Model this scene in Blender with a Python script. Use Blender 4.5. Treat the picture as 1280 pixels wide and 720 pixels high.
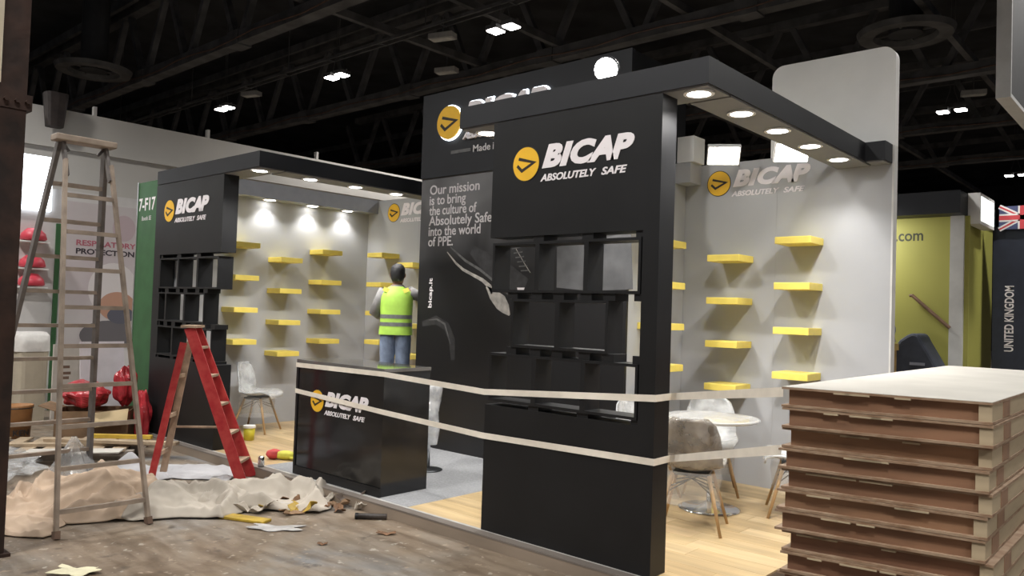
import bpy, bmesh, math, random
from mathutils import Vector, Matrix, noise
random.seed(7)
for o in list(bpy.data.objects): bpy.data.objects.remove(o)
scn = bpy.context.scene
COL = scn.collection

# ------------------------------------------------------------------ camera
CAM_F, PITCH, ROLL, YAW, CAM_H = 975.81, .0289, .0327, -.7283, 1.6531
FW = Vector((math.sin(YAW)*math.cos(PITCH), math.cos(YAW)*math.cos(PITCH), math.sin(PITCH)))
_r = Vector((math.cos(YAW), -math.sin(YAW), 0)); _u = _r.cross(FW)
CR = _r*math.cos(ROLL) + _u*math.sin(ROLL)
CU = -_r*math.sin(ROLL) + _u*math.cos(ROLL)
CC = Vector((0, 0, CAM_H))
cd = bpy.data.cameras.new('camera'); cam = bpy.data.objects.new('camera', cd); COL.objects.link(cam)
cd.sensor_width = 36; cd.lens = 36*CAM_F/1280; cd.clip_end = 300
cam.matrix_world = Matrix.Translation(CC) @ Matrix((CR, CU, -FW)).transposed().to_4x4()
scn.camera = cam

# ------------------------------------------------------------------ world, exposure
w = bpy.data.worlds.new('world'); scn.world = w; w.use_nodes = True
w.node_tree.nodes['Background'].inputs[0].default_value = (.80, .86, 1, 1)
w.node_tree.nodes['Background'].inputs[1].default_value = .10
scn.view_settings.view_transform = 'Standard'; scn.view_settings.look = 'None'
scn.view_settings.gamma = 1; scn.view_settings.exposure = 0.30
scn.view_settings.use_curve_mapping = False
HALL_W = 1150      # each hall high-bay lamp
DOWN_W = 60       # each canopy downlight
WASH_W = 18       # each wall-washing downlight

def on(ax, val, x, y):            # point where the ray of photo pixel (x, y) meets the plane ax = val
    d = FW + CR*((x-640)/CAM_F) - CU*((y-360)/CAM_F)
    i = 'xyz'.index(ax); t = (val-CC[i])/d[i]
    return CC + d*t

# ------------------------------------------------------------------ materials
_M = {}
def mat(name, col, rough=.6, metal=0, var=0, scale=8, bump=0, emit=0, stretch=(1, 1, 1), alpha=1, coat=0, col2=None, detail=4, spec=.5, trans=0):
    if name in _M: return _M[name]
    m = bpy.data.materials.new(name); m.use_nodes = True; nt = m.node_tree
    b = nt.nodes['Principled BSDF']
    def c4(c): return (c[0], c[1], c[2], 1)
    b.inputs['Base Color'].default_value = c4(col); b.inputs['Roughness'].default_value = rough
    b.inputs['Metallic'].default_value = metal; b.inputs['Alpha'].default_value = alpha
    b.inputs['Coat Weight'].default_value = coat; b.inputs['Specular IOR Level'].default_value = spec
    b.inputs['Transmission Weight'].default_value = trans
    if emit:
        b.inputs['Emission Color'].default_value = c4(col); b.inputs['Emission Strength'].default_value = emit
    tc = nt.nodes.new('ShaderNodeTexCoord'); mp = nt.nodes.new('ShaderNodeMapping')
    mp.inputs['Scale'].default_value = stretch
    nt.links.new(tc.outputs['Object'], mp.inputs['Vector'])
    nz = nt.nodes.new('ShaderNodeTexNoise'); nz.inputs['Scale'].default_value = scale; nz.inputs['Detail'].default_value = detail
    nt.links.new(mp.outputs[0], nz.inputs['Vector'])
    if var or col2:
        rp = nt.nodes.new('ShaderNodeValToRGB')
        a = col2 if col2 else [max(0, x*(1-var)) for x in col]; d = col if col2 else [min(1, x*(1+var)) for x in col]
        rp.color_ramp.elements[0].position = .35; rp.color_ramp.elements[1].position = .65
        rp.color_ramp.elements[0].color = c4(a); rp.color_ramp.elements[1].color = c4(d)
        nt.links.new(nz.outputs['Fac'], rp.inputs['Fac']); nt.links.new(rp.outputs[0], b.inputs['Base Color'])
    if bump:
        bp = nt.nodes.new('ShaderNodeBump'); bp.inputs['Strength'].default_value = bump; bp.inputs['Distance'].default_value = .02
        nt.links.new(nz.outputs['Fac'], bp.inputs['Height']); nt.links.new(bp.outputs[0], b.inputs['Normal'])
    _M[name] = m; return m

M_BLACK = mat('black_laminate', (.009, .0092, .010), .45, var=.15, scale=3, spec=.35)
M_BLACKG = mat('black_gloss', (.008, .008, .009), .12, var=.15, scale=3)
M_CHAR = mat('charcoal_fascia', (.012, .013, .016), .5, spec=.35, var=.1, scale=3)
M_SOFF = mat('soffit_grey', (.20, .20, .205), .7, var=.05, scale=3)
M_WALL = mat('wall_grey_paint', (.40, .408, .425), .75, var=.035, scale=1.6)
M_WHITE = mat('white_paint', (.78, .78, .76), .6, var=.03, scale=3)
M_YEL = mat('yellow_lacquer', (.80, .64, .13), .45, var=.06, scale=6)
M_LOGOY = mat('logo_yellow', (.80, .46, .02), .5, var=.04, scale=9)
M_LOGOW = mat('logo_white', (.80, .76, .78), .5, var=.03, scale=9)
M_LOGOK = mat('logo_dark', (.018, .012, .008), .5, var=.1, scale=9)
M_LENS = mat('lamp_lens', (1, .97, .93), .3, emit=14)
M_GLOW = mat('backlight_glow', (.85, .93, 1), .3, emit=5)
M_ALU = mat('brushed_aluminium', (.55, .55, .56), .35, metal=.9, var=.08, scale=20)
M_CHROME = mat('chrome', (.75, .76, .78), .14, metal=1, var=.04, scale=5)
M_OAK = mat('light_oak_leg', (.42, .27, .13), .5, var=.2, scale=12, stretch=(1, 1, .15))
M_CEIL = mat('black_ceiling', (.030, .031, .034), .9, var=.4, scale=.8)  # black raised and tinted blue, the haze of the glare put into the colour
M_TRUSS = mat('dark_truss_paint', (.075, .074, .075), .75, var=.35, scale=2)
M_TAPE = mat('barrier_tape', (.80, .74, .64), .45, var=.06, scale=10)
M_HWALL = mat('hall_wall_white', (.52, .50, .47), .85, var=.06, scale=.7)

def floor_mat():
    m = bpy.data.materials.new('dusty_hall_floor'); m.use_nodes = True; nt = m.node_tree; b = nt.nodes['Principled BSDF']
    tc = nt.nodes.new('ShaderNodeTexCoord')
    def noise(s, d, st=(1, 1, 1), dist=0):
        mp = nt.nodes.new('ShaderNodeMapping'); mp.inputs['Scale'].default_value = st
        nt.links.new(tc.outputs['Object'], mp.inputs['Vector'])
        n = nt.nodes.new('ShaderNodeTexNoise'); n.inputs['Scale'].default_value = s; n.inputs['Detail'].default_value = d
        n.inputs['Distortion'].default_value = dist
        nt.links.new(mp.outputs[0], n.inputs['Vector']); return n.outputs['Fac']
    def ramp(f, *st):
        r = nt.nodes.new('ShaderNodeValToRGB')
        while len(r.color_ramp.elements) < len(st): r.color_ramp.elements.new(.5)
        for e, (p, c) in zip(r.color_ramp.elements, st): e.position = p; e.color = (*c, 1)
        nt.links.new(f, r.inputs['Fac']); return r.outputs[0]
    def mix(a, bb, f, mode='MIX'):
        x = nt.nodes.new('ShaderNodeMix'); x.data_type = 'RGBA'; x.blend_type = mode
        nt.links.new(a, x.inputs[6]); nt.links.new(bb, x.inputs[7])
        if isinstance(f, float): x.inputs[0].default_value = f
        else: nt.links.new(f, x.inputs[0])
        return x.outputs[2]
    base = ramp(noise(1.1, 9, dist=1.0), (.3, (.125, .09, .060)), (.46, (.24, .187, .136)), (.58, (.25, .212, .17)), (.72, (.215, .218, .222)))
    streak = ramp(noise(5, 5, (.5, 2.2, 1), .4), (.35, (.55, .5, .45)), (.6, (1, 1, 1)))
    c = mix(base, streak, .75, 'MULTIPLY')
    spots = ramp(noise(16, 3), (.62, (0, 0, 0)), (.70, (1, 1, 1)))
    pale = ramp(noise(3, 3), (.4, (.40, .37, .32)), (.6, (.34, .27, .20)))
    c = mix(c, pale, spots)
    dark = ramp(noise(7, 6), (.62, (0, 0, 0)), (.74, (1, 1, 1)))
    dk = ramp(noise(2, 2), (.4, (.09, .07, .05)), (.6, (.06, .05, .045)))
    c = mix(c, dk, dark)
    nt.links.new(c, b.inputs['Base Color'])
    rr = ramp(noise(4, 5), (.3, (.34, .34, .34)), (.7, (.62, .62, .62))); nt.links.new(rr, b.inputs['Roughness'])
    bp = nt.nodes.new('ShaderNodeBump'); bp.inputs['Strength'].default_value = .25; bp.inputs['Distance'].default_value = .01
    nt.links.new(noise(22, 5), bp.inputs['Height']); nt.links.new(bp.outputs[0], b.inputs['Normal'])
    return m
def film_mat(name, col, transp):          # wrinkled clear stretch film over a surface
    m = mat(name, col, .22, var=.35, scale=9, bump=1.0, detail=6, coat=.6)
    nt = m.node_tree; b = nt.nodes['Principled BSDF']; out = nt.nodes['Material Output']
    t = nt.nodes.new('ShaderNodeBsdfTransparent'); mx = nt.nodes.new('ShaderNodeMixShader'); mx.inputs[0].default_value = 1-transp
    nt.links.new(t.outputs[0], mx.inputs[1]); nt.links.new(b.outputs[0], mx.inputs[2]); nt.links.new(mx.outputs[0], out.inputs[0])
    return m

# ------------------------------------------------------------------ mesh helpers
class MB:
    def __init__(s): s.v = []; s.f = []
    def add(s, vs, fs):
        n = len(s.v); s.v += [tuple(p) for p in vs]; s.f += [tuple(i+n for i in f) for f in fs]; return s
    def box(s, x0, x1, y0, y1, z0, z1, M=None):
        vs = [Vector(p) for p in ((x0, y0, z0), (x1, y0, z0), (x1, y1, z0), (x0, y1, z0), (x0, y0, z1), (x1, y0, z1), (x1, y1, z1), (x0, y1, z1))]
        if M is not None: vs = [M @ p for p in vs]
        return s.add(vs, [(0, 3, 2, 1), (4, 5, 6, 7), (0, 1, 5, 4), (1, 2, 6, 5), (2, 3, 7, 6), (3, 0, 4, 7)])
    def bar(s, a, b, w, h, up=(0, 0, 1)):   # rectangular bar from a to b
        a = Vector(a); b = Vector(b); d = (b-a).normalized(); up = Vector(up)
        x = d.cross(up)
        if x.length < 1e-4: x = d.cross(Vector((1, 0, 0)))
        x.normalize(); z = x.cross(d)
        vs = [p + x*sx*w/2 + z*sz*h/2 for p in (a, b) for sx, sz in ((-1, -1), (1, -1), (1, 1), (-1, 1))]
        return s.add(vs, [(3, 2, 1, 0), (4, 5, 6, 7), (0, 1, 5, 4), (1, 2, 6, 5), (2, 3, 7, 6), (3, 0, 4, 7)])
    def tube(s, pts, r, n=8, cap=True):
        pts = [Vector(p) for p in pts]; rs = r if isinstance(r, (list, tuple)) else [r]*len(pts)
        rings = []; px = None
        for i, p in enumerate(pts):
            d = (pts[min(i+1, len(pts)-1)]-pts[max(i-1, 0)]).normalized()
            if px is None:
                px = d.cross(Vector((0, 0, 1)))
                if px.length < 1e-3: px = Vector((1, 0, 0))
            px = (px-d*px.dot(d)).normalized(); py = d.cross(px)
            rings.append([p + px*math.cos(2*math.pi*k/n)*rs[i] + py*math.sin(2*math.pi*k/n)*rs[i] for k in range(n)])
        return s.rings(rings, cap)
    def rings(s, rings, cap=True):
        n = len(rings[0]); vs = [p for R in rings for p in R]; fs = []
        for i in range(len(rings)-1):
            for k in range(n):
                k2 = (k+1) % n; fs.append((i*n+k, i*n+k2, (i+1)*n+k2, (i+1)*n+k))
        if cap: fs += [tuple(range(n-1, -1, -1)), tuple((len(rings)-1)*n+k for k in range(n))]
        return s.add(vs, fs)
    def loft(s, secs, n=16, cap=True, sq=2.0):  # (cx, cy, z, rx, ry) stacked ellipses
        R = []
        for cx, cy, z, rx, ry in secs:
            ring = []
            for k in range(n):
                a = 2*math.pi*k/n; c, q = math.cos(a), math.sin(a); e = 2/sq
                ring.append(Vector((cx+rx*math.copysign(abs(c)**e, c), cy+ry*math.copysign(abs(q)**e, q), z)))
            R.append(ring)
        return s.rings(R, cap)
    def lathe(s, prof, c=(0, 0, 0), n=24):
        return s.loft([(c[0], c[1], c[2]+z, r, r) for r, z in prof], n)
    def prism(s, poly, fn, d0, d1):          # 2-D outline -> solid; fn(a, b, d) gives the 3-D point
        n = len(poly); vs = [fn(a, b, d0) for a, b in poly]+[fn(a, b, d1) for a, b in poly]
        fs = [tuple(range(n-1, -1, -1)), tuple(range(n, 2*n))]+[(i, (i+1) % n, n+(i+1) % n, n+i) for i in range(n)]
        return s.add(vs, fs)
    def grid(s, nu, nv, fn):
        vs = [fn(i/nu, j/nv) for i in range(nu+1) for j in range(nv+1)]; q = nv+1
        return s.add(vs, [(i*q+j, (i+1)*q+j, (i+1)*q+j+1, i*q+j+1) for i in range(nu) for j in range(nv)])
    def mesh(s, name):
        me = bpy.data.meshes.new(name); me.from_pydata(s.v, [], s.f); me.update()
        bm = bmesh.new(); bm.from_mesh(me); bmesh.ops.recalc_face_normals(bm, faces=bm.faces); bm.to_mesh(me); bm.free()
        return me
    def build(s, name, m, parent=None, smooth=False, bevel=0, solid=0, sub=0):
        me = s.mesh(name); me.materials.append(m)
        o = bpy.data.objects.new(name, me); COL.objects.link(o)
        if parent is not None: o.parent = parent
        if smooth:
            for p in me.polygons: p.use_smooth = True
        if solid:
            md = o.modifiers.new('thickness', 'SOLIDIFY'); md.thickness = solid; md.offset = 0
        if bevel:
            md = o.modifiers.new('edge', 'BEVEL'); md.width = bevel; md.segments = 2; md.limit_method = 'ANGLE'
        if sub:
            md = o.modifiers.new('soft', 'SUBSURF'); md.levels = sub; md.render_levels = sub
        return o
def tag(o, label, cat, group=None, kind=None):
    o['label'] = label; o['category'] = cat
    if group: o['group'] = group
    if kind: o['kind'] = kind
    return o
def struct(o): o['kind'] = 'structure'; return o
def empty(name, loc=(0, 0, 0), rz=0):
    o = bpy.data.objects.new(name, None); COL.objects.link(o); o.location = loc; o.rotation_euler = (0, 0, rz); return o
def thing(name, label, cat, loc=(0, 0, 0), rz=0, group=None): return tag(empty(name, loc, rz), label, cat, group)
def copy_tree(o, parent=None):
    c = o.copy(); COL.objects.link(c); c.parent = parent
    for ch in list(o.children): copy_tree(ch, c)
    return c
def lamp(kind, name, loc, power, parent=None, target=None, size=.05, angle=None, blend=.5, col=(1, .97, .93)):
    l = bpy.data.lights.new(name, kind); l.energy = power; l.color = col
    if kind == 'SPOT': l.spot_size = angle; l.spot_blend = blend; l.shadow_soft_size = size
    if kind == 'POINT': l.shadow_soft_size = size
    if kind == 'AREA': l.size = size
    o = bpy.data.objects.new(name, l); COL.objects.link(o); o.location = loc
    if parent is not None: o.parent = parent
    if target is not None: o.rotation_euler = (Vector(target)-Vector(loc)).to_track_quat('-Z', 'Y').to_euler()
    return o

def glyph_mesh(txt, bold=.02, shear=0, extr=.0):
    cu = bpy.data.curves.new('t', 'FONT'); cu.body = txt; cu.offset = bold; cu.shear = shear; cu.extrude = extr; cu.resolution_u = 4
    o = bpy.data.objects.new('t', cu); COL.objects.link(o)
    bpy.context.view_layer.update()
    me = bpy.data.meshes.new_from_object(o.evaluated_get(bpy.context.evaluated_depsgraph_get()))
    bpy.data.objects.remove(o); bpy.data.curves.remove(cu)
    return me
def frame_front(x, y, z):  # text on a wall that faces -Y
    return lambda a, b, d: Vector((x+a, y-d, z+b))
def frame_px(x, y, z):     # text on a wall that faces +X
    return lambda a, b, d: Vector((x+d, y+a, z+b))
def frame_up(x, y, z):     # text reading upwards on a wall that faces -Y
    return lambda a, b, d: Vector((x-b, y-d, z+a))
def text(name, txt, fr, w, h, m, parent, bold=.02, shear=0, depth=.002, fit_full=None):
    me = glyph_mesh(txt, bold, shear, 1.0)
    xs = [v.co.x for v in me.vertices]; ys = [v.co.y for v in me.vertices]
    x0, x1, y0, y1 = min(xs), max(xs), min(ys), max(ys)
    for v in me.vertices:
        a = (v.co.x-x0)/(x1-x0)*w; b = (v.co.y-y0)/(y1-y0)*h; d = depth if v.co.z > 0 else -.001
        v.co = fr(a, b, d)
    me.name = name; me.materials.clear(); me.materials.append(m); me.update()
    o = bpy.data.objects.new(name, me); COL.objects.link(o); o.parent = parent; return o
KERN = {'CA': -.20, 'BI': .0, 'AP': -.03}
def word(letters, fr, x, z, w, h, m, parent, bold, shear, depth, name='letter', gap=.07, under=None):
    wid = []
    for ch in letters:
        me = glyph_mesh(ch, bold, shear); xs = [v.co.x for v in me.vertices]; wid.append(max(xs)-min(xs)); bpy.data.meshes.remove(me)
    step = -shear*.62
    kr = [KERN.get(letters[i:i+2], 0) for i in range(len(letters))]
    tot = sum(wid)+(gap+step)*(len(letters)-1)+sum(kr); k = w/tot; cx = x
    for ch, q, kk in zip(letters, wid, kr):
        f2 = (lambda c0: lambda a, b, d: fr(a+c0, b+z, d))(cx)
        l = text(name, ch, f2, q*k, h, m, parent, bold, shear, depth)
        if under:
            text('letter_backlight', ch, (lambda c0: lambda a, b, d: fr(a+c0-.012, b+z-.012, min(d, depth*.4)))(cx), q*k+.024, h+.024, under, l, bold, shear, depth*.4)
        cx += (q+gap+step+kk)*k

def logo(fr, W, parent, depth=.004, glow=None):
    # emblem disc + arrow mark + wordmark + tagline; fr origin = left end, height of the emblem centre
    r = .117*W; n = 40
    disc = MB().prism([(r+r*math.cos(2*math.pi*k/n), r*math.sin(2*math.pi*k/n)) for k in range(n)], fr, -.001, depth).build('emblem', M_LOGOY, parent)
    rim = MB().prism([(r+r*1.06*math.cos(2*math.pi*k/n), r*1.06*math.sin(2*math.pi*k/n)) for k in range(n)], fr, -.001, depth*.5).build('emblem_rim', glow or M_LOGOK, disc)
    P = [(-.59, .36), (.66, .04), (-.31, -.42), (-.70, -.07)]; t = .19
    def off(P, s):
        out = []
        for i, p in enumerate(P):
            p = Vector(p); ns = []
            if i > 0: d = (p-Vector(P[i-1])).normalized(); ns.append(Vector((-d.y, d.x)))
            if i < len(P)-1: d = (Vector(P[i+1])-p).normalized(); ns.append(Vector((-d.y, d.x)))
            nn = sum(ns, Vector((0, 0))).normalized(); out.append(p+nn*s/max(.45, nn.dot(ns[0])))
        return out
    A = off(P, t/2); B = off(P, -t/2)
    mb = MB()
    for i in range(3):
        q = [A[i], A[i+1], B[i+1], B[i]]
        mb.prism([(r+p.x*r*.95, p.y*r*.95) for p in q], fr, depth*.5, depth+.002)
    mb.build('arrow_mark', M_LOGOK, disc)
    word('BICAP', fr, .262*W, -.045*W, .738*W, .16*W, M_LOGOW, parent, .06, .28, depth, 'letter', .085, glow)
    text('tagline', 'ABSOLUTELY', lambda a, b, d: fr(a+.25*W, b-.135*W, d), .465*W, .05*W, M_LOGOW, parent, .03, .25, depth*.7)
    text('tagline', 'SAFE', lambda a, b, d: fr(a+.755*W, b-.135*W, d), .195*W, .05*W, M_LOGOW, parent, .03, .25, depth*.7)

# ------------------------------------------------------------------ hall shell
PZ = .09            # platform height
YF, YB = 4.07, 7.03 # front line and back wall of the stand
f = MB().box(-45, 25, -20, 60, -.1, 0).build('floor', floor_mat()); struct(f)
c = MB().box(-45, 25, -20, 60, 11, 11.2).build('ceiling', M_CEIL); struct(c)
hw = MB().box(-14.3, -14, -20, 60, 0, 4.70).build('wall_left', M_HWALL); struct(hw)
MB().box(-14, -13.94, -20, 60, 4.05, 4.14).build('ledge', M_HWALL, hw)
for y in (5.0, 7.0, 9.4): MB().box(-14.1, -14.02, y, y+.05, 4.70, 4.86).build('stub', M_HWALL, hw)
hw2 = MB().box(-45.3, -45, -20, 60, 0, 11).build('wall_far_left', M_CEIL); struct(hw2)
hb = MB().box(-45, 25, 60, 60.3, 0, 11).build('wall_far', M_CEIL); struct(hb)

def truss(Y, zb, x0, x1, label, dz=2.2, detail=True):
    t = thing('roof_truss', label, 'truss', (0, 0, 0), 0, 'roof trusses of the hall')
    MB().box(x0, x1, Y-.16, Y+.16, zb, zb+.10).box(x0, x1, Y-.16, Y-.12, zb+.1, zb+.3).box(x0, x1, Y+.12, Y+.16, zb+.1, zb+.3).build('bottom_chord', M_TRUSS, t)
    MB().box(x0, x1, Y-.15, Y+.15, zb+dz, zb+dz+.25).build('top_chord', M_TRUSS, t)
    n = int((x1-x0)/2.7)
    for i in range(n):
        xa = x0+i*2.7+.4
        for s in (-1, 1): MB().bar((xa+s*.12, Y, zb+.15), (xa+s*1.15, Y, zb+dz), .16, .16).build('strut', M_TRUSS, t)
    for i in range(0, n, 2):
        xa = x0+i*2.7+.4; MB().box(xa-.25, xa+.25, Y-.2, Y+.2, zb-.04, zb+.32).build('gusset', M_TRUSS, t)
    MB().tube([(x0+k*1.0, Y-.2, zb+.1+.05*math.sin(k*1.7)) for k in range(int(x1-x0)+1)], .018, 5).build('cable', mat('cable_rust', (.10, .055, .04), .7, var=.3), t)
truss(9.7, 8.0, -40, 8, 'nearest dark roof truss crossing the top left of the hall ceiling')
truss(15.25, 8.0, -40, 12, 'long dark roof truss above the black centre tower, second from the camera')
truss(22.3, 8.0, -30, 12, 'third dark roof truss, seen right of the white sign fin')
truss(28.4, 8.0, -30, 12, 'fourth dark roof truss far behind the yellow booth')
truss(34.5, 8.0, -30, 12, 'farthest dark roof truss low over the back of the hall')
for i, x in enumerate((-15.0, -12.25, -8.65, -4.5)):
    pur = tag(MB().box(x-.07, x+.07, 5, 45, 8.32, 8.5).build('ceiling_purlin', M_TRUSS),
        ('leftmost', 'second from left', 'third from left', 'rightmost')[i]+' of the long dark beams crossing the roof trusses', 'beam', 'cross beams on the trusses')
for k in range(14):
    y = 6.5+k*2.7
    if k % 2 == 0: continue
    MB().box(-40, 12, y-.05, y+.05, 10.2, 10.45).build('joist', M_TRUSS, c)
# cable tray with the lamps
tr = thing('cable_tray', 'thin twin-rail cable tray hanging between the first two roof trusses', 'cable tray')
for s in (-.1, .1): MB().box(-38, 12, 11.75+s-.02, 11.75+s+.02, 7.98, 8.05).build('rail', M_TRUSS, tr)
for k in range(24): MB().box(-38+k*2.1-.02, -38+k*2.1+.02, 11.65, 11.85, 7.96, 7.98).build('rung', M_TRUSS, tr)
for k in range(9): MB().tube([(-36+k*5.65, 11.75, 8.05), (-36+k*5.65, 11.75, 11)], .012, 5).build('hanger', M_TRUSS, tr)
def ring_duct(x, y, label):
    t = thing('ring_diffuser', label, 'air vent', (x, y, 8.0), 0, 'round ceiling diffusers')
    R = []
    for k in range(32):
        a = 2*math.pi*k/32; R.append([Vector((math.cos(a)*r, math.sin(a)*r, z)) for r, z in ((.95, 0), (1.0, .12), (.62, .12), (.66, 0))])
    R.append(R[0]); MB().rings(R, False).build('ring', M_TRUSS, t); MB().lathe([(.35, .05), (.35, 2.98)], n=20).build('duct', M_CEIL, t)
    for k in range(4):
        a = math.pi/2*k; MB().bar((.3*math.cos(a), .3*math.sin(a), .1), (.8*math.cos(a), .8*math.sin(a), .1), .04, .04).build('spoke', M_TRUSS, t)
ring_duct(-23.6, 8.36, 'round ring diffuser in the dark ceiling above the stepladder')
ring_duct(-5.03, 18.46, 'round ring diffuser in the ceiling above the white sign fin')
def hall_lamp(x, y, label, z=7.5, shown=True):
    t = thing('hall_lamp', label, 'lamp', (x, y, z), 0, 'high-bay lamps of the hall')
    for s in (-1, 1):
        h = MB().box(s*.22-.15, s*.22+.15, -.16, .16, .03, .12).build('housing', M_TRUSS, t)
        MB().box(s*.22-.13, s*.22+.13, -.14, .14, .0, .03).build('lens', M_LENS, h)
    MB().bar((-.4, 0, .13), (.4, 0, .13), .05, .04).build('bracket', M_TRUSS, t)
    for s in (-1, 1): MB().tube([(s*.2, 0, .13), (s*.05, 0, .6), (s*.05, 0, 10.98-z)], .008, 5).build('wire', M_TRUSS, t)
    lamp('SPOT', 'bulb', (0, 0, -.05), HALL_W, t, (0, 0, -5), .3, math.radians(150), .6, (1, .97, .93))
for x, y, l in ((-22.4, 11.7, 'small bright hall lamp lowest on the left, above the white wall'), (-16.75, 11.75, 'bright hall lamp hanging above the left black canopy'),
                (-11.0, 11.8, 'bright hall lamp hanging above the dark tower at the top'), (-5.27, 23.8, 'bright hall lamp right of the white sign fin'), (-5.57, 35.3, 'far hall lamp above the small flag at right'),
                (-16.75, 0, 'hall lamp over the aisle left of the camera, outside the picture'), (-11.0, 0, 'hall lamp over the tall stepladder, outside the picture'), (-5.3, 0, 'hall lamp over the front aisle, outside the picture'),
                (.4, 0, 'hall lamp over the camera, outside the picture'), (.4, 11.8, 'hall lamp over the right aisle, above the picture'), (-5.3, 11.8, 'hall lamp behind the right canopy, above the picture'), (-11, -11.8, 'hall lamp far behind the camera on the left'), (6.05, 0, 'hall lamp over the aisle right of the camera, outside the picture'), (6.05, 11.8, 'hall lamp over the far right aisle, outside the picture'), (.4, -11.8, 'hall lamp far behind the camera on the right')):
    hall_lamp(x, y, l)
def ceiling_box(px, py, z, label):
    p = on('z', z, px, py); t = thing('ceiling_speaker', label, 'speaker', p, .3, 'small white ceiling boxes')
    MB().box(-.3, .3, -.13, .13, 0, .12).build('body', mat('box_offwhite', (.30, .29, .27), .6, var=.1), t); MB().bar((0, 0, .12), (0, 0, .55), .03, .03).build('stem', M_TRUSS, t)
    MB().box(-.26, .26, -.10, .10, -.015, 0).build('grille', mat('grille_grey', (.42, .41, .38), .6, var=.1), t)
ceiling_box(553, 49, 7.7, 'small unlit white box hanging between the two hall lamps')
ceiling_box(558, 91, 7.9, 'small white box under the truss left of the tower top')
ceiling_box(314, 120, 7.9, 'small white box on the ceiling above the left canopy')
ceiling_box(1217, 119, 7.9, 'small white box on the ceiling right of the fin')

# ------------------------------------------------------------------ stand platform and floor boards
pl = MB().box(-9.36, -2.0, 3.985, 7.15, 0, PZ-.012).build('stand_platform', mat('platform_side_ply', (.27, .215, .165), .6, var=.12, scale=3, stretch=(.3, 1, 1))); struct(pl)
MB().box(-9.36, -2.0, 3.983, 4.06, PZ-.012, PZ).build('edge_trim', mat('edge_trim_grey', (.19, .165, .145), .45, var=.15, scale=4, stretch=(.2, 1, 1)), pl)
MB().box(-9.36, -2.0, 4.06, 4.085, PZ-.012, PZ+.002).build('metal_strip', mat('metal_strip_pale', (.55, .54, .52), .4, metal=.3, var=.1), pl)
wood = [mat('oak_board_%d' % i, c, .38, var=.14, scale=5, stretch=(.25, 3, 1), detail=6) for i, c in enumerate(((.50, .37, .20), (.56, .42, .235), (.45, .325, .17), (.53, .385, .215)))]
def boards(x0, x1, y0, y1):
    y = y0; row = 0
    while y < y1-.02:
        x = x0-random.random()*.9; ye = min(y+.19, y1)
        while x < x1:
            xe = min(x+1.25, x1); xs = max(x, x0)
            if xe-xs > .03: MB().box(xs+.0012, xe-.0012, y+.0012, ye-.0012, PZ-.012, PZ).build('plank', random.choice(wood), pl)
            x += 1.25
        y += .19; row += 1
boards(-4.665, -2.0, 4.085, YB); boards(-9.1, -6.75, 4.085, YB)
cp = MB().grid(8, 8, lambda u, v: Vector((-6.75+u*2.085, 4.085+v*2.0, PZ))).box(-6.75, -4.665, 4.085, 6.085, PZ-.012, PZ-.001).build('carpet', mat('grey_carpet', (.27, .275, .285), .95, var=.12, scale=60, bump=.3), pl)

# ------------------------------------------------------------------ stand walls
wl = MB().box(-9.2, -9.1, YF+.17, YB, PZ, 3.16).build('wall_stand_left', M_WALL); struct(wl)
wb = MB().box(-9.2, -2.0, YB, YB+.10, PZ, 3.16).build('wall_back', M_WALL); struct(wb)
MB().box(-2.0, -1.985, YB, YB+.10, PZ, 3.16).build('edge_profile', mat('edge_profile_grey', (.62, .62, .60), .4, var=.05), wb)
for x in (-8.0, -5.0, -3.0): MB().box(x-.002, x+.002, YB-.0015, YB, PZ, 3.16).build('panel_seam', mat('seam_grey', (.38, .38, .39), .8), wb)
def rounded(x0, x1, z0, z1, r):
    P = [(x0, z0), (x1, z0)]
    for cx, cz, a0 in ((x1-r, z1-r, 0), (x0+r, z1-r, 90)):
        for k in range(9): a = math.radians(a0+k*11.25); P.append((cx+r*math.cos(a), cz+r*math.sin(a)))
    return P
tag(MB().prism(rounded(-3.07, -1.985, 3.16, 4.02, .11), lambda a, b, d: Vector((a, YB+d, b)), 0, .10).build('sign_fin', M_WHITE), 'blank white rounded sign panel rising above the right grey wall', 'sign panel')

# ------------------------------------------------------------------ canopies
SOF, CT = 2.995, 3.165
def beam(x0, x1, y0, y1, parent, name='beam'):
    b = MB().box(x0, x1, y0, y1, SOF+.012, CT).build(name, M_CHAR, parent)
    MB().box(x0+.012, x1-.012, y0+.012, y1-.012, SOF, SOF+.012).build('soffit', M_SOFF, b); return b
can = thing('canopy', 'black open-centre canopy with downlights over the left display bay', 'canopy', group='black canopies')
beam(-9.33, -7.05, YF, YF+.30, can); beam(-7.35, -7.05, YF+.30, YB, can)
ib = MB().box(-9.1, -8.885, YF+.30, YB, 2.975, 3.165).build('wall_beam', mat('wall_beam_grey', (.24, .25, .28), .6, var=.05), can)
can2 = thing('canopy', 'black open-centre canopy with downlights over the right display bay', 'canopy', group='black canopies')
beam(-4.21, -2.16, YF, YF+.30, can2); beam(-2.46, -2.16, YF+.30, YB, can2); beam(-4.21, -3.93, YF+.30, 5.97, can2)
beam(-2.16, -2.0, YB-.2, YB, can2, 'end_beam')
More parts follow.
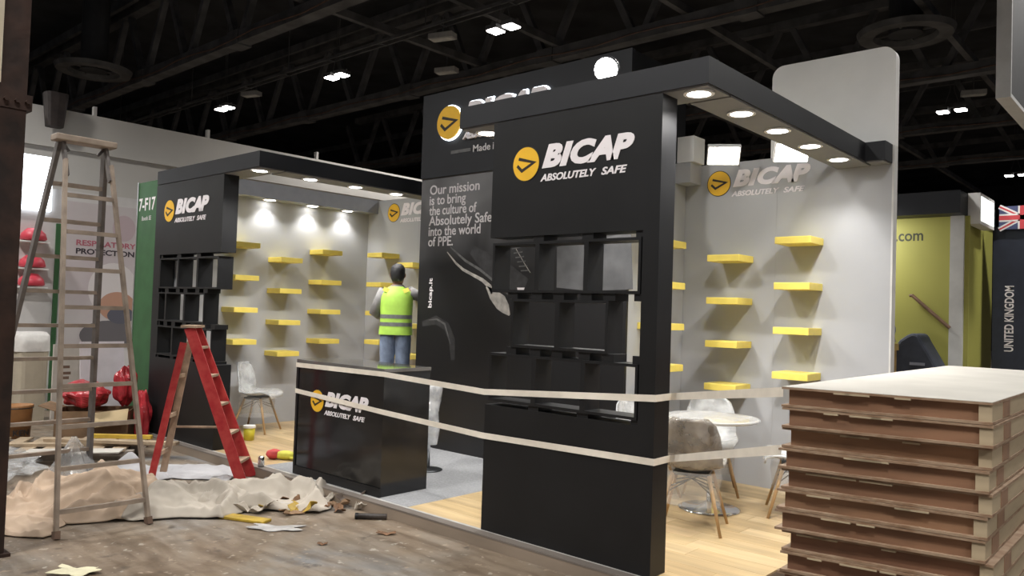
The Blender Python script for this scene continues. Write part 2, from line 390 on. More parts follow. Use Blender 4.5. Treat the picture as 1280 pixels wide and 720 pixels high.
def downlight(x, y, z, label, power, ang, target, size=.035):
    t = thing('downlight', label, 'downlight', (x, y, z), 0, 'recessed downlights of the canopies')
    ring = []
    for k in range(25):
        a = 2*math.pi*k/24; ring.append([Vector((math.cos(a)*r, math.sin(a)*r, zz)) for r, zz in ((.07, -.001), (.092, -.001), (.092, -.010), (.07, -.010))])
    MB().rings(ring, False).build('trim_ring', M_WHITE, t)
    MB().lathe([(.0, -.014), (.05, -.013), (.07, -.008), (.07, -.001)]).build('lens', M_LENS, t, True)
    lamp('SPOT', 'bulb', (0, 0, -.03), power, t, target, size, ang, .7)
on4 = ('nearest the front', 'second from the front', 'third from the front', 'fourth from the front', 'farthest back')
for i in range(4): downlight(-7.2, 4.17+.595*i, SOF, 'round downlight in the left canopy outer beam, '+on4[i], DOWN_W, math.radians(125), (-.15, 0, -1))
for i, y in enumerate((4.75, 5.36, 6.0, 6.57)): downlight(-8.99, y, 2.975, 'round downlight washing the left grey wall under its beam, '+on4[i], WASH_W, math.radians(120), (.12, 0, -1))
for i, y in enumerate((4.19, 4.76, 5.34, 5.95, 6.57)): downlight(-2.285, y, SOF, 'round downlight in the right canopy outer beam, '+on4[i], DOWN_W*(.5 if i == 4 else 1), math.radians(125), (-.15, 0, -1))
downlight(-4.08, 4.24, SOF, 'downlight glaring at the left front corner of the right canopy', DOWN_W, math.radians(125), (0, 0, -1))
downlight(-4.07, 4.9, SOF, 'downlight in the left beam of the right canopy, hidden behind the header', DOWN_W, math.radians(125), (.2, 0, -1))
downlight(-4.07, 5.5, SOF, 'downlight in the left beam of the right canopy, nearest the tower', DOWN_W, math.radians(125), (.2, 0, -1))

def flood(p, mount, label, power, target, ang=110, rnd_=False):
    t = thing('floodlight', label, 'floodlight', p, 0, 'floodlights of the stand')
    m = Vector(target).to_track_quat('-Z', 'Y').to_matrix().to_4x4()
    if rnd_:
        R = lambda r, z: [m @ Vector((r*math.cos(k*.3927), r*math.sin(k*.3927), z)) for k in range(16)]
        MB().rings([R(.085, 0), R(.085, .05), R(.05, .09)]).build('housing', M_CHAR, t); MB().rings([R(.075, -.006), R(.075, 0)]).build('lens', M_LENS, t)
    else:
        MB().box(-.15, .15, -.10, .10, 0, .05, m).build('housing', M_WHITE, t, bevel=.006); MB().box(-.135, .135, -.085, .085, -.006, .0, m).build('lens', M_LENS, t)
    MB().tube([Vector((0, 0, 0))-Vector(target).normalized()*.04, Vector(mount)-Vector(p)], .009, 6).build('arm', M_ALU, t)
    lamp('SPOT', 'bulb', tuple(Vector(target).normalized()*.03), power, t, tuple(Vector(target)), .06, math.radians(ang), .8)
flood((-3.38, 6.70, 3.16), (-3.38, 7.03, 3.12), 'floodlight glaring above the emblem on the right grey wall', 10, (.35, -.55, -.55))
flood((-2.733, 6.70, 3.12), (-2.733, 7.03, 3.10), 'floodlight glaring above the last letters on the right grey wall', 10, (.35, -.55, -.55))
flood((-2.92, 4.12, 3.235), (-2.92, 4.16, 3.165), 'bright floodlight standing on top of the right black header', 4, (.4, -.7, -.35), rnd_=True)
cb = thing('control_box', 'two white boxes fixed in the corner behind the right black post', 'box', (-3.83, 6.8, 0))
MB().box(-.10, .08, 0, .22, 3.165, 3.42).build('upper_box', M_WHITE, cb); MB().box(-.115, .05, 0, .22, 2.965, 3.16).build('lower_box', M_WALL, cb)

# ------------------------------------------------------------------ black display partitions with open box shelves
ROWS = ((1.78, 2.13), (1.40, 1.735), (1.01, 1.35))
T = .018
def partition(label, x0, x1, post, rows, header_z=2.17, base_top=.98):
    t = thing('display_partition', label, 'partition', group='black display partitions')
    Y0, Y1 = YF, YF+.17
    MB().box(x0, x1, Y0, Y1, header_z, SOF).build('header', M_BLACK, t)
    MB().box(x0, x1, Y0, Y1, PZ, base_top).build('base_panel', M_BLACK, t)
    MB().box(post[0], post[1], Y0, Y1, base_top, header_z).build('post', M_BLACK, t)
    for (z0, z1), cells in zip(ROWS, rows):
        for a, b in cells:
            MB().box(a, b, Y0, Y1, z0, z0+T).box(a, b, Y0, Y1, z1-T, z1).box(a, a+T, Y0, Y1, z0+T, z1-T).box(b-T, b, Y0, Y1, z0+T, z1-T).build('shelf_box', M_BLACK, t)
    gaps = ((ROWS[0][1], header_z), (ROWS[1][1], ROWS[0][0]), (ROWS[2][1], ROWS[1][0]), (base_top, ROWS[2][0]))
    for gi, (za, zb) in enumerate(gaps):
        lo = rows[max(0, gi-1)]; hi = rows[min(2, gi)]
        xs = sorted({round(c[0], 3) for c in lo+hi} | {round(c[1], 3) for c in lo+hi})
        for xq in xs:
            if x0+.06 < xq < x1-.06: MB().box(xq-.045, xq+.045, Y0+.01, Y1-.01, za, zb).build('spacer', M_BLACK, t)
    return t
def cells(right, w, n): return [(right-w*(i+1), right-w*i) for i in range(n)]
lp = partition('tall black display partition with open boxes at the left end of the stand', -9.33, -7.74, (-9.33, -9.17),
    [cells(-7.785, .46, 3), cells(-8.06, .46, 2)+[(-9.17, -8.98)], cells(-7.865, .46, 2)+[(-9.17, -8.785)]])
rp = partition('tall black display partition with open boxes at the front right', -3.852, -2.46, (-2.575, -2.46),
    [cells(-2.585, .413, 3), cells(-2.815, .407, 2), cells(-2.585, .413, 3)])
def logo_sign(label, fr, W, group='company logo signs', **k):
    t = thing('logo_sign', label, 'sign', group=group); logo(fr, W, t, **k); return t
logo_sign('yellow arrow emblem with white lettering on the left black header', frame_front(-9.105, YF, 2.675), 1.06)
logo_sign('large yellow arrow emblem with white lettering on the right black header', frame_front(-3.652, YF, 2.672), 1.0)
logo_sign('yellow emblem and white letters on the grey wall of the right bay', frame_front(-3.71, YB, 2.965), 1.02)
logo_sign('partly hidden emblem and letters on the grey wall behind the worker', frame_front(-8.66, YB, 2.97), 1.06)

# ------------------------------------------------------------------ centre tower
TX0, TX1, TY, TZ = -6.80, -3.95, 6.0, 4.10
tw = thing('storage_tower', 'tall black central tower with glowing sign and shoe graphic', 'tower')
MB().box(TX0, TX1-.02, TY+.03, YB-.01, PZ, TZ).build('body', M_BLACK, tw)
MB().box(TX1-.02, TX1, TY+.03, YB-.01, PZ, 3.16).build('side_panel', M_WALL, tw)
MB().box(TX0, TX1, TY-.02, TY+.03, 3.135, TZ).build('header_face', M_CHAR, tw)
def graphic_mat():
    m = bpy.data.materials.new('shoe_photo_print'); m.use_nodes = True; nt = m.node_tree; b = nt.nodes['Principled BSDF']; b.inputs['Roughness'].default_value = .4
    tc = nt.nodes.new('ShaderNodeTexCoord'); sp = nt.nodes.new('ShaderNodeSeparateXYZ'); nt.links.new(tc.outputs['Object'], sp.inputs[0])
    mr = nt.nodes.new('ShaderNodeMapRange'); mr.inputs[1].default_value = 1.9; mr.inputs[2].default_value = 3.1; nt.links.new(sp.outputs[2], mr.inputs[0])
    nz = nt.nodes.new('ShaderNodeTexNoise'); nz.inputs['Scale'].default_value = 1.3; nz.inputs['Detail'].default_value = 2; nz.inputs['Distortion'].default_value = .8
    nt.links.new(tc.outputs['Object'], nz.inputs['Vector'])
    mu = nt.nodes.new('ShaderNodeMath'); mu.operation = 'MULTIPLY'; nt.links.new(mr.outputs[0], mu.inputs[0]); nt.links.new(nz.outputs['Fac'], mu.inputs[1])
    r = nt.nodes.new('ShaderNodeValToRGB'); r.color_ramp.elements[0].color = (.009, .009, .010, 1); r.color_ramp.elements[1].color = (.16, .16, .165, 1)
    r.color_ramp.elements[0].position = .08; r.color_ramp.elements[1].position = .62
    nt.links.new(mu.outputs[0], r.inputs[0]); nt.links.new(r.outputs[0], b.inputs['Base Color']); return m
gp = MB().box(TX0, TX1, TY, TY+.03, PZ, 3.135).build('graphic_panel', graphic_mat(), tw)
def ribbon(name, pts, m, parent, Y):       # flat printed highlight: list of (px, py, half width m)
    P = [on('y', Y, a, b) for a, b, _ in pts]; L = []; R = []
    for i, p in enumerate(P):
        d = (P[min(i+1, len(P)-1)]-P[max(i-1, 0)]); d = Vector((d.x, d.z)).normalized(); n = Vector((-d.y, d.x)); h = pts[i][2]
        L.append((p.x+n.x*h, p.z+n.y*h)); R.append((p.x-n.x*h, p.z-n.y*h))
    mb = MB()
    for i in range(len(P)-1):
        mb.prism([L[i], L[i+1], R[i+1], R[i]], lambda a, b, d: Vector((a, Y-d, b)), -.0005, .0012)
    mb.build(name, m, parent)
M_P1 = mat('print_pale', (.40, .38, .35), .5, var=.25, scale=14); M_P2 = mat('print_mid', (.10, .10, .10), .5, var=.3, scale=14); M_P3 = mat('print_dim', (.030, .030, .032), .5, var=.3, scale=10)
ribbon('print_shoe_edge', [(559, 315, .004), (570, 329, .012), (579, 337, .016), (590, 343, .016), (603, 350, .02), (612, 358, .025), (616, 366, .03)], M_P1, gp, TY)
ribbon('print_shoe_tongue', [(608, 358, .01), (616, 368, .06), (626, 378, .085), (632, 386, .06), (637, 394, .01)], M_P1, gp, TY)
ribbon('print_stitching', [(563, 309, .006), (582, 326, .014), (600, 337, .014), (618, 352, .012), (640, 372, .012), (660, 386, .01)], M_P2, gp, TY)
ribbon('print_upper', [(590, 312, .05), (610, 330, .11), (632, 346, .14), (655, 362, .12)], M_P3, gp, TY+.0008)
ribbon('print_toe_arc', [(536, 400, .004), (546, 399, .010), (556, 405, .012), (561, 423, .006), (563, 430, .002)], M_P2, gp, TY)
ribbon('print_toe_shape', [(528, 405, .03), (545, 400, .05), (558, 408, .05), (565, 425, .05), (566, 450, .03)], M_P3, gp, TY+.0008)
for i in range(6): ribbon('print_lace', [(640+i*2.2, 311+i*5.5, .006), (651+i*2.0, 309+i*5.8, .006)], M_P2, gp, TY)
ribbon('print_side_panel', [(696, 334, .20), (735, 332, .24), (790, 326, .26)], mat('print_side', (.085, .086, .09), .5, var=.2, scale=5), gp, TY+.0006)
ribbon('print_lace_line', [(645, 311, .003), (656, 330, .003), (663, 341, .003)], M_P1, gp, TY)
text('print_mark', '7', frame_front(-5.28, TY, 1.78), .10, .11, M_LOGOW, gp, .06, -.2)
lines = ['Our mission', 'is to bring', 'the culture of', 'Absolutely Safe', 'into the world', 'of PPE.']
M_TXT = mat('print_text_white', (.55, .53, .54), .5, var=.03)
wids = (.79, .59, .76, .985, .82, .40)
def words(name, line, fr, x, zbase, w, cap, m, parent, bold):
    # one mesh per word, on a common baseline, cap = height of a capital letter
    def ext(t):
        me = glyph_mesh(t, bold); xs = [v.co.x for v in me.vertices]; ys = [v.co.y for v in me.vertices]; bpy.data.meshes.remove(me)
        return max(xs)-min(xs), min(ys), max(ys)
    cap0 = ext('H')[2]; full = ext(line)[0]; k = w/full; q = cap/cap0; cx = x
    for t in line.split():
        wd, y0, y1 = ext(t)
        text(name, t, (lambda c, z: lambda a, b, d: fr(a+c, b+z, d))(cx, zbase+y0*q), wd*k, (y1-y0)*q, m, parent, bold)
        cx += (wd+.30)*k
for i, l in enumerate(lines): words('mission_text', l, frame_front(0, TY, 0), -6.655, 2.945-i*.118, wids[i], .105, M_TXT, gp, .012)
text('web_address', 'bicap.it', frame_up(-6.545, TY, 1.655), .335, .075, M_LOGOW, gp, .02)
ls = logo_sign('backlit emblem and halo letters on the top of the black tower', frame_front(-6.512, TY-.02, 3.725), 1.6, depth=.04, glow=M_GLOW)
md = MB().box(-6.31, -6.0, TY-.023, TY-.02, 3.375, 3.41).build('rule_line', M_P2, ls)
words('made_in_text', 'Made in Italy', frame_front(0, TY-.02, 0), -5.965, 3.36, .62, .075, M_TXT, ls, .01)

# ------------------------------------------------------------------ counter
ct = thing('reception_counter', 'glossy black reception counter tied round with barrier tape', 'counter', (0, 0, 0))
CX0, CX1, CY0, CY1, CZ = -6.297, -5.035, 4.11, 4.62, PZ+1.05
MB().box(CX0+.015, CX1-.004, CY0+.012, CY1, PZ, CZ-.03).build('body', M_BLACKG, ct)
MB().box(CX0, CX1, CY0, CY0+.012, PZ+.08, CZ-.03).build('front_panel', M_BLACKG, ct)
MB().box(CX0, CX1, CY0-.008, CY0+.012, PZ, PZ+.075).build('plinth', M_BLACK, ct)
MB().box(CX0, CX0+.03, CY0-.008, CY0, PZ+.075, CZ-.03).build('corner_trim', M_BLACK, ct)
MB().box(CX0-.004, CX1+.004, CY0-.006, CY1+.004, CZ-.03, CZ).build('counter_top', mat('counter_top_gloss', (.11, .105, .10), .05, var=.1), ct, bevel=.003)  # base colour lightened to stand in for the grazing wall reflection
logo_sign('yellow emblem and white lettering on the front of the black counter', frame_front(-6.057, CY0, .787), .83)

# ------------------------------------------------------------------ yellow shelves
SW, SD, ST = .318, .31, .062
def shelf(x, y, z, facing, label):
    t = thing('wall_shelf', label, 'shelf', (x, y, z), 0 if facing == 'front' else math.pi/2, 'yellow wall shelves')
    MB().box(0, SW, -SD, 0, -ST, -.006).build('slab', M_YEL, t, bevel=.002)
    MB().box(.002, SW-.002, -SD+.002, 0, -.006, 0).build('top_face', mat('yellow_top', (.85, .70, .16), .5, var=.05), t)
rown = ('top', 'second', 'third', 'bottom')
ZA, ZB = (2.385, 1.98, 1.585, 1.19), (2.24, 1.84, 1.435, 1.035)
for x, zs, nm in ((-3.535, ZB, 'middle column of the right grey wall'), (-2.88, ZA, 'right column of the right grey wall'), (-8.70, ZA, 'column between room corner and worker'), (-8.06, ZB, 'column right behind the worker')):
    for r, z in enumerate(zs): shelf(x, YB, z, 'front', 'yellow wall shelf, %s in the %s' % (rown[r], nm))
for x, y, zs, nm in ((-9.1, 4.82, ZA, 'column beside the left black partition'), (-9.1, 5.435, ZB, 'middle column of the left side wall'), (-9.1, 6.055, ZA, 'rear column of the left side wall'), (TX1, 6.19, [on('x', -3.64, 847.5, v).z for v in (301, 353, 404.5, 456)], 'column beside the right black post')):
    for r, z in enumerate(zs): shelf(x, y, z, 'side', 'yellow wall shelf, %s in the %s' % (rown[r], nm))

# ------------------------------------------------------------------ barrier tapes
def tape(label, pts, h=.042):
    pts = [Vector(p) for p in pts]; mb = MB(); fine = []
    for a, b in zip(pts[:-1], pts[1:]):
        n = max(1, int((b-a).length/.15))
        for k in range(n): fine.append((a.lerp(b, k/n), a, b, k/n))
    fine.append((pts[-1], pts[-2], pts[-1], 1)); top, bot = [], []
    for p, a, b, u in fine:
        sag = .03*math.sin(math.pi*u) if a.x == CX1+.006 else 0
        q = p-Vector((0, 0, sag)); tw_ = .15*math.sin(7*(p.x+p.y))
        top.append(q+Vector((0, tw_*.01, h/2))); bot.append(q-Vector((0, tw_*.01, h/2)))
    n = len(top); vs = top+bot
    mb.add(vs, [(i, i+1, n+i+1, n+i) for i in range(n-1)])
    o = mb.build('barrier_tape', M_TAPE, None, solid=.0012); return tag(o, label, 'tape', 'barrier tapes round the stand')
tape('upper cream barrier tape from the counter across the black partition to the board stack', [(CX0-.006, CY1, 1.11), (CX0-.006, CY0-.012, 1.088), (CX1+.006, CY0-.012, 1.098), (-3.86, YF-.006, 1.066), (-2.45, YF-.006, 1.158), (-2.453, YF+.18, 1.158), (-1.346, 3.265, 1.345)])
tape('lower cream barrier tape from the counter across the black partition to the board stack', [(CX0-.006, CY1, .85), (CX0-.006, CY0-.012, .85), (CX1+.006, CY0-.012, .79), (-3.86, YF-.006, .755), (-2.45, YF-.006, .779), (-2.453, YF+.18, .779), (-1.35, 3.265, 1.10)])

# ------------------------------------------------------------------ chairs, table, stool
FILM_W = film_mat('clear_film_on_white', (.62, .64, .66), .25)
FILM_B = film_mat('clear_film_on_smoke', (.22, .19, .155), .30)
M_WIRE = mat('dark_wire', (.05, .045, .04), .4, metal=.7, var=.2)
def make_chair(shell_mat):
    t = empty('wrapped_chair')
    prof = [(-.245, .415, .17), (-.235, .445, .20), (-.17, .45, .225), (-.06, .435, .235), (.06, .43, .235), (.14, .45, .235), (.185, .51, .23), (.205, .60, .225), (.225, .70, .21), (.245, .78, .18), (.252, .825, .12)]
    def fn(u, v):
        x = u*(len(prof)-1); i = min(int(x), len(prof)-2); k = x-i
        y, z, wd = [prof[i][q]*(1-k)+prof[i+1][q]*k for q in range(3)]; s = 2*v-1
        back = max(0, min(1, (u-.45)/.2)); return Vector((s*wd, y-.07*back*s*s, z+(.05*(1-back))*s*s*min(1, u*4)))
    MB().grid(20, 10, fn).build('shell', shell_mat, t, True, solid=.014)
    def fl(u, v):
        p = fn(min(1, max(0, .02+u*.96)), v); k = .012*math.sin(u*31+v*17)+.008*math.sin(v*43-u*9); return p+Vector((0, -.012+k*.4, .006+abs(k)))
    MB().grid(26, 16, fl).build('film_wrap', FILM, t, False)
    for sx in (-1, 1):
        for sy in (-1, 1):
            MB().tube([(sx*.13, sy*.10, .405), (sx*.235, sy*.215, 0)], [.016, .011], 8).build('leg', M_OAK, t, True)
            MB().tube([(sx*.155, sy*.13, .31), (-sx*.10, -sy*.0, .40)], .005, 5).build('wire_brace', M_WIRE, t)
        MB().tube([(sx*.165, -.14, .27), (sx*.0, 0, .36), (sx*.165, .14, .27)], .005, 5).build('wire_brace', M_WIRE, t)
    MB().loft([(0, 0, .43, .20, .19), (0, 0, .36, .215, .20), (.01, 0, .27, .20, .185), (0, .01, .19, .21, .20)], 28, False, 2.6).build('film_skirt', FILM, t, True)
    MB().box(-.13, .13, -.11, .11, .395, .42).build('seat_mount', M_WIRE, t)
    return t
FILM = mat('stretch_film', (.85, .84, .80), .15, alpha=.24, bump=.8, scale=12, var=.05)
def chair(sm, x, y, deg, label):
    t = make_chair(sm); t.location = (x, y, PZ); t.rotation_euler.z = math.radians(deg); tag(t, label, 'chair', 'plastic-wrapped shell chairs')
# chair local: seat front = -Y
chair(FILM_B, -2.86, 5.30, 200, 'smoky film-wrapped shell chair with its back to the camera, in front of the round table')
chair(FILM_W, -3.34, 6.50, 30, 'white film-wrapped shell chair behind the round table by the grey wall')
chair(FILM_W, -3.62, 5.85, 85, 'film-wrapped shell chair half hidden by the right black post')
chair(FILM_W, -2.47, 6.28, -65, 'film-wrapped shell chair partly hidden by the stack of boards')
chair(FILM_W, -8.62, 5.08, 126, 'film-wrapped shell chair alone in the left bay behind the red ladder')
tb = thing('round_table', 'round pedestal table with white top and chrome base', 'table', (-3.03, 5.90, PZ))
MB().lathe([(.0, .725), (.37, .725), (.385, .735), (.385, .745), (.37, .75), (.0, .75)], n=40).build('table_top', mat('table_top_white', (.50, .50, .49), .15, coat=.5, var=.03), tb, False)
MB().lathe([(.024, .03), (.024, .725)], n=16).build('stem', M_CHROME, tb, True)
MB().lathe([(.0, 0), (.245, 0), (.25, .008), (.22, .018), (.09, .03), (.035, .06), (.0, .06)], n=40).build('base', M_CHROME, tb, True)
MB().grid(12, 12, lambda u, v: Vector(((u*2-1)*.27, (v*2-1)*.27, .7525+.004*math.sin(u*19)*math.sin(v*23)))).build('film_wrap', FILM, tb)
st = thing('bar_stool', 'film-wrapped bar stool standing behind the black counter', 'stool', (-5.62, 5.16, PZ))
MB().lathe([(.0, 0), (.14, 0), (.145, .006), (.12, .014), (.04, .025), (.0, .025)], n=32).build('base', mat('stool_base_dark', (.09, .095, .10), .3, metal=.8, var=.1), st, True)
MB().lathe([(.022, .02), (.022, .78)], n=14).build('pole', M_CHROME, st, True)
MB().lathe([(.0, .78), (.11, .78), (.12, .80), (.11, .83), (.0, .84)], n=24).build('seat', M_WHITE, st, True)
MB().loft([(0, 0, .845, .05, .05), (0, 0, .84, .125, .125), (0, 0, .72, .12, .118), (.01, 0, .55, .085, .08), (.02, 0, .40, .10, .085), (.02, .01, .25, .07, .06)], 20, False).build('film_wrap', film_mat('film_loose', (.70, .72, .75), .45), st, True)

# ------------------------------------------------------------------ worker
M_SKIN = mat('skin', (.23, .12, .075), .55, var=.08); M_HAIR = mat('black_hair', (.010, .010, .012), .6, var=.3, scale=30, bump=.4)
M_SHIRT = mat('grey_shirt', (.22, .215, .215), .85, var=.12, scale=14, bump=.4); M_VEST = mat('hi_vis_lime', (.42, .70, .10), .6, var=.10, scale=7, bump=.3)
M_VESTY = mat('hi_vis_yellow', (.78, .74, .12), .6, var=.06); M_BAND = mat('grey_reflective_band', (.16, .17, .17), .4, var=.15, scale=20)
M_JEAN = mat('blue_denim', (.17, .22, .32), .85, var=.35, scale=9, bump=.5, stretch=(1, 1, .6)); M_SHOE = mat('dark_shoe', (.02, .02, .02), .5, var=.2)
WX, WY, WZ = -7.16, 5.99, .44
wk = thing('person', 'worker in a lime hi-vis vest, grey sleeves and jeans seen from behind, reaching right', 'person', (WX, WY, WZ), .74)
def skin_obj(name, verts, edges, m, parent):
    me = bpy.data.meshes.new(name); me.from_pydata([v[:3] for v in verts], edges, [])
    o = bpy.data.objects.new(name, me); COL.objects.link(o)
    sk = o.modifiers.new('s', 'SKIN'); sk.use_smooth_shade = True
    if not me.skin_vertices: me.skin_vertices.new() if hasattr(me.skin_vertices, 'new') else None
    for i, v in enumerate(verts):
        d = me.skin_vertices[0].data[i]; d.radius = (v[3], v[4] if len(v) > 4 else v[3]); d.use_root = (i == 0)
    ss = o.modifiers.new('ss', 'SUBSURF'); ss.levels = 2; ss.render_levels = 2
    bpy.context.view_layer.update()
    ev = bpy.data.meshes.new_from_object(o.evaluated_get(bpy.context.evaluated_depsgraph_get()))
    bpy.data.objects.remove(o); ev.name = name; ev.materials.clear(); ev.materials.append(m)
    for p in ev.polygons: p.use_smooth = True
    o2 = bpy.data.objects.new(name, ev); COL.objects.link(o2); o2.parent = parent; return o2
# joints (x right, y forward = away from the camera, z up)
V = [(0, 0, .93, .13, .10), (0, 0, 1.10, .12, .09), (0, 0, 1.28, .135, .10), (0, -.01, 1.40, .10, .08), (0, .0, 1.47, .05), (0, .015, 1.53, .055),
     (.15, 0, 1.38, .05), (.29, .08, 1.33, .042), (.36, .27, 1.42, .034), (.38, .33, 1.44, .03), (-.16, 0, 1.38, .05), (-.255, .0, 1.14, .042), (-.17, .22, 1.10, .034), (-.13, .27, 1.10, .03),
     (.085, 0, .86, .085), (.095, .02, .50, .06), (.10, .0, .10, .042), (.105, .10, .035, .035), (-.085, 0, .86, .085), (-.09, .02, .50, .06), (-.095, .0, .10, .042), (-.10, .10, .035, .035)]
E_ = [(0, 1), (1, 2), (2, 3), (3, 4), (4, 5), (3, 6), (6, 7), (7, 8), (8, 9), (3, 10), (10, 11), (11, 12), (12, 13), (0, 14), (14, 15), (15, 16), (16, 17), (0, 18), (18, 19), (19, 20), (20, 21)]
for hx, s in ((9, 1), (13, -1)):      # palm and five fingers on each hand
    b = V[hx]; fx = Vector((.10*s, .98, .08)).normalized() if s > 0 else Vector((.55, .8, .05)).normalized()
    side = fx.cross(Vector((0, 0, 1))).normalized()*s
    palm = Vector(b[:3])+fx*.05; V.append((*palm, .028, .016)); pi_ = len(V)-1; E_.append((hx, pi_))
    for k, (o_, L) in enumerate(((-.030, .055), (-.011, .070), (.009, .075), (.028, .068))):
        p1 = palm+side*o_+fx*.03; p2 = p1+fx*L*.5+Vector((0, 0, -.012)); p3 = p1+fx*L*.85+Vector((0, 0, -.035))
        n = len(V); V += [(*p1, .009), (*p2, .0085), (*p3, .007)]; E_ += [(pi_, n), (n, n+1), (n+1, n+2)]
    p1 = palm-fx*.03-side*.03; p2 = p1+fx*.03-side*.025+Vector((0, 0, -.01)); n = len(V); V += [(*p1, .011), (*p2, .009)]; E_ += [(pi_, n), (n, n+1)]
skin_obj('body', V, E_, M_SKIN, wk)
hd = MB().loft([(0, .02, 1.475, .05, .05), (0, .025, 1.50, .062, .075), (0, .02, 1.54, .072, .092), (0, .015, 1.60, .078, .10), (0, .01, 1.66, .074, .096), (0, .005, 1.70, .052, .07), (0, .005, 1.715, .02, .03)], 20).build('head', M_SKIN, wk, True)
MB().loft([(0, .11, 1.55, .010, .006), (0, .122, 1.565, .016, .016), (0, .112, 1.60, .010, .010), (0, .105, 1.62, .006, .006)], 8).build('nose', M_SKIN, hd, True)
MB().box(-.025, .025, .10, .108, 1.522, 1.532).build('mouth', mat('lip', (.22, .08, .06), .5), hd)
for s in (-1, 1):
    MB().loft([(s*.076, .01, 1.555, .008, .012), (s*.084, .008, 1.575, .010, .022), (s*.086, .005, 1.60, .010, .025), (s*.078, .005, 1.615, .006, .012)], 10).build('ear', M_SKIN, hd, True)
    MB().loft([(s*.032, .098, 1.592, .004, .003), (s*.032, .10, 1.60, .013, .008), (s*.032, .098, 1.608, .004, .003)], 8).build('eye', M_WHITE, hd, True)
MB().loft([(0, -.045, 1.51, .055, .036), (0, -.02, 1.55, .078, .072), (0, -.006, 1.60, .088, .098), (0, .0, 1.66, .086, .106), (0, .003, 1.70, .066, .086), (0, .003, 1.725, .03, .042)], 20).build('hair', M_HAIR, hd, True)
MB().loft([(0, 0, .93, .165, .12), (0, 0, 1.05, .165, .118), (0, 0, 1.2, .178, .122), (0, 0, 1.32, .19, .122), (0, -.005, 1.40, .165, .10), (0, 0, 1.45, .09, .075), (0, .01, 1.475, .068, .062)], 24, False, 2.4).build('shirt', M_SHIRT, wk, True)
MB().tube([(.14, 0, 1.39), (.22, .05, 1.36), (.295, .085, 1.335), (.33, .18, 1.375), (.362, .28, 1.425)], [.075, .066, .058, .052, .043], 12).build('sleeve', M_SHIRT, wk, True)
MB().tube([(-.14, 0, 1.40), (-.205, 0, 1.28), (-.262, 0, 1.135), (-.225, .12, 1.105), (-.165, .225, 1.10)], [.078, .068, .058, .052, .042], 12).build('sleeve', M_SHIRT, wk, True)
ve = MB().loft([(0, 0, .885, .198, .148), (0, 0, .93, .196, .146), (0, 0, 1.02, .188, .14), (0, 0, 1.12, .186, .14), (0, 0, 1.24, .192, .14), (0, 0, 1.33, .19, .132), (0, -.005, 1.40, .165, .112), (0, 0, 1.452, .085, .078)], 28, False, 2.5).build('vest', M_VEST, wk, True)
MB().loft([(0, 0, .985, .1925, .1455), (0, 0, 1.03, .190, .143)], 28, False, 2.5).build('reflective_band', M_BAND, ve, True)
MB().loft([(0, 0, 1.075, .189, .143), (0, 0, 1.12, .188, .142)], 28, False, 2.5).build('reflective_band', M_BAND, ve, True)
for s in (-1, 1): MB().bar((s*.125, -.104, 1.385), (s*.105, -.10, 1.43), .075, .012, (0, -1, 0)).build('shoulder_panel', M_VESTY, ve)
tr_ = MB()
for s in (-1, 1):
    tr_.loft([(s*.10, 0, .03, .068, .085), (s*.098, 0, .12, .065, .075), (s*.095, .01, .30, .072, .078), (s*.092, .01, .50, .080, .086), (s*.09, 0, .70, .093, .10), (s*.085, 0, .84, .10, .12), (s*.07, 0, .95, .10, .12)], 18)
tr_.build('trousers', M_JEAN, wk, True)
for s in (-1, 1): MB().loft([(s*.10, .05, .0, .05, .135), (s*.10, .05, .04, .05, .135), (s*.10, .02, .075, .042, .085)], 14).build('shoe', M_SHOE, wk, True)
ss_ = thing('step_stool', 'low step stool under the worker behind the counter', 'stool', (WX, WY, PZ), .74)
MB().box(-.24, .24, -.14, .22, .32, .35).build('step', M_ALU, ss_)
for sx in (-1, 1):
    for sy in (-.11, .19): MB().bar((sx*.21, sy, .32), (sx*.235, sy*1.2, 0), .03, .03).build('leg', M_ALU, ss_)

# ------------------------------------------------------------------ ladders
def lerp(a, b, u): return Vector(a).lerp(Vector(b), u)
M_RED = mat('red_paint', (.46, .028, .034), .45, var=.22, scale=12, bump=.2); M_RAW = mat('weathered_wood', (.36, .255, .175), .7, var=.25, scale=10)
M_REDW = mat('worn_red_paint', (.46, .05, .045), .5, scale=14, col2=(.36, .015, .02), detail=6)
rl = thing('step_ladder', 'short red painted wooden stepladder standing open beside the counter', 'ladder', (0, 0, 0), 0, 'stepladders')
nf, ff, nr, fr_ = Vector((-6.57, 3.75, 0)), Vector((-6.77, 3.965, 0)), Vector((-7.09, 3.15, 0)), Vector((-7.31, 3.36, 0))
tn, tf = Vector((-6.985, 3.40, 1.40)), Vector((-7.095, 3.515, 1.40))
dirf = (nf-nr).normalized()
up_f = (ff-nf).normalized()
MB().bar(nf, tn, .022, .095, dirf).build('front_rail', M_REDW, rl); MB().bar(ff, tf, .022, .095, dirf).build('front_rail', M_REDW, rl)
MB().bar(nr, tn-Vector((.03, .035, .14)), .02, .06, dirf).build('rear_rail', M_REDW, rl); MB().bar(fr_, tf-Vector((.03, .035, .14)), .02, .06, dirf).build('rear_rail', M_RAW, rl)
for k in range(5):
    u = .13+k*.185; a, b = lerp(nf, tn, u), lerp(ff, tf, u)
    MB().bar(a, b, .10, .022).build('tread', M_RAW, rl)
MB().bar(tn-(tf-tn)*.2+Vector((0, 0, .01)), tf+(tf-tn)*.2+Vector((0, 0, .01)), .14, .022).build('top_cap', M_RAW, rl)
for u in (.18, .42, .68):
    a, b = lerp(nr, tn, u), lerp(fr_, tf, u); MB().bar(a, b, .018, .035).build('rear_rung', M_RAW, rl)
a, b = lerp(fr_, tf, .33), lerp(ff, tf, .33); MB().bar(a, b, .02, .018).build('spreader', M_RAW, rl)

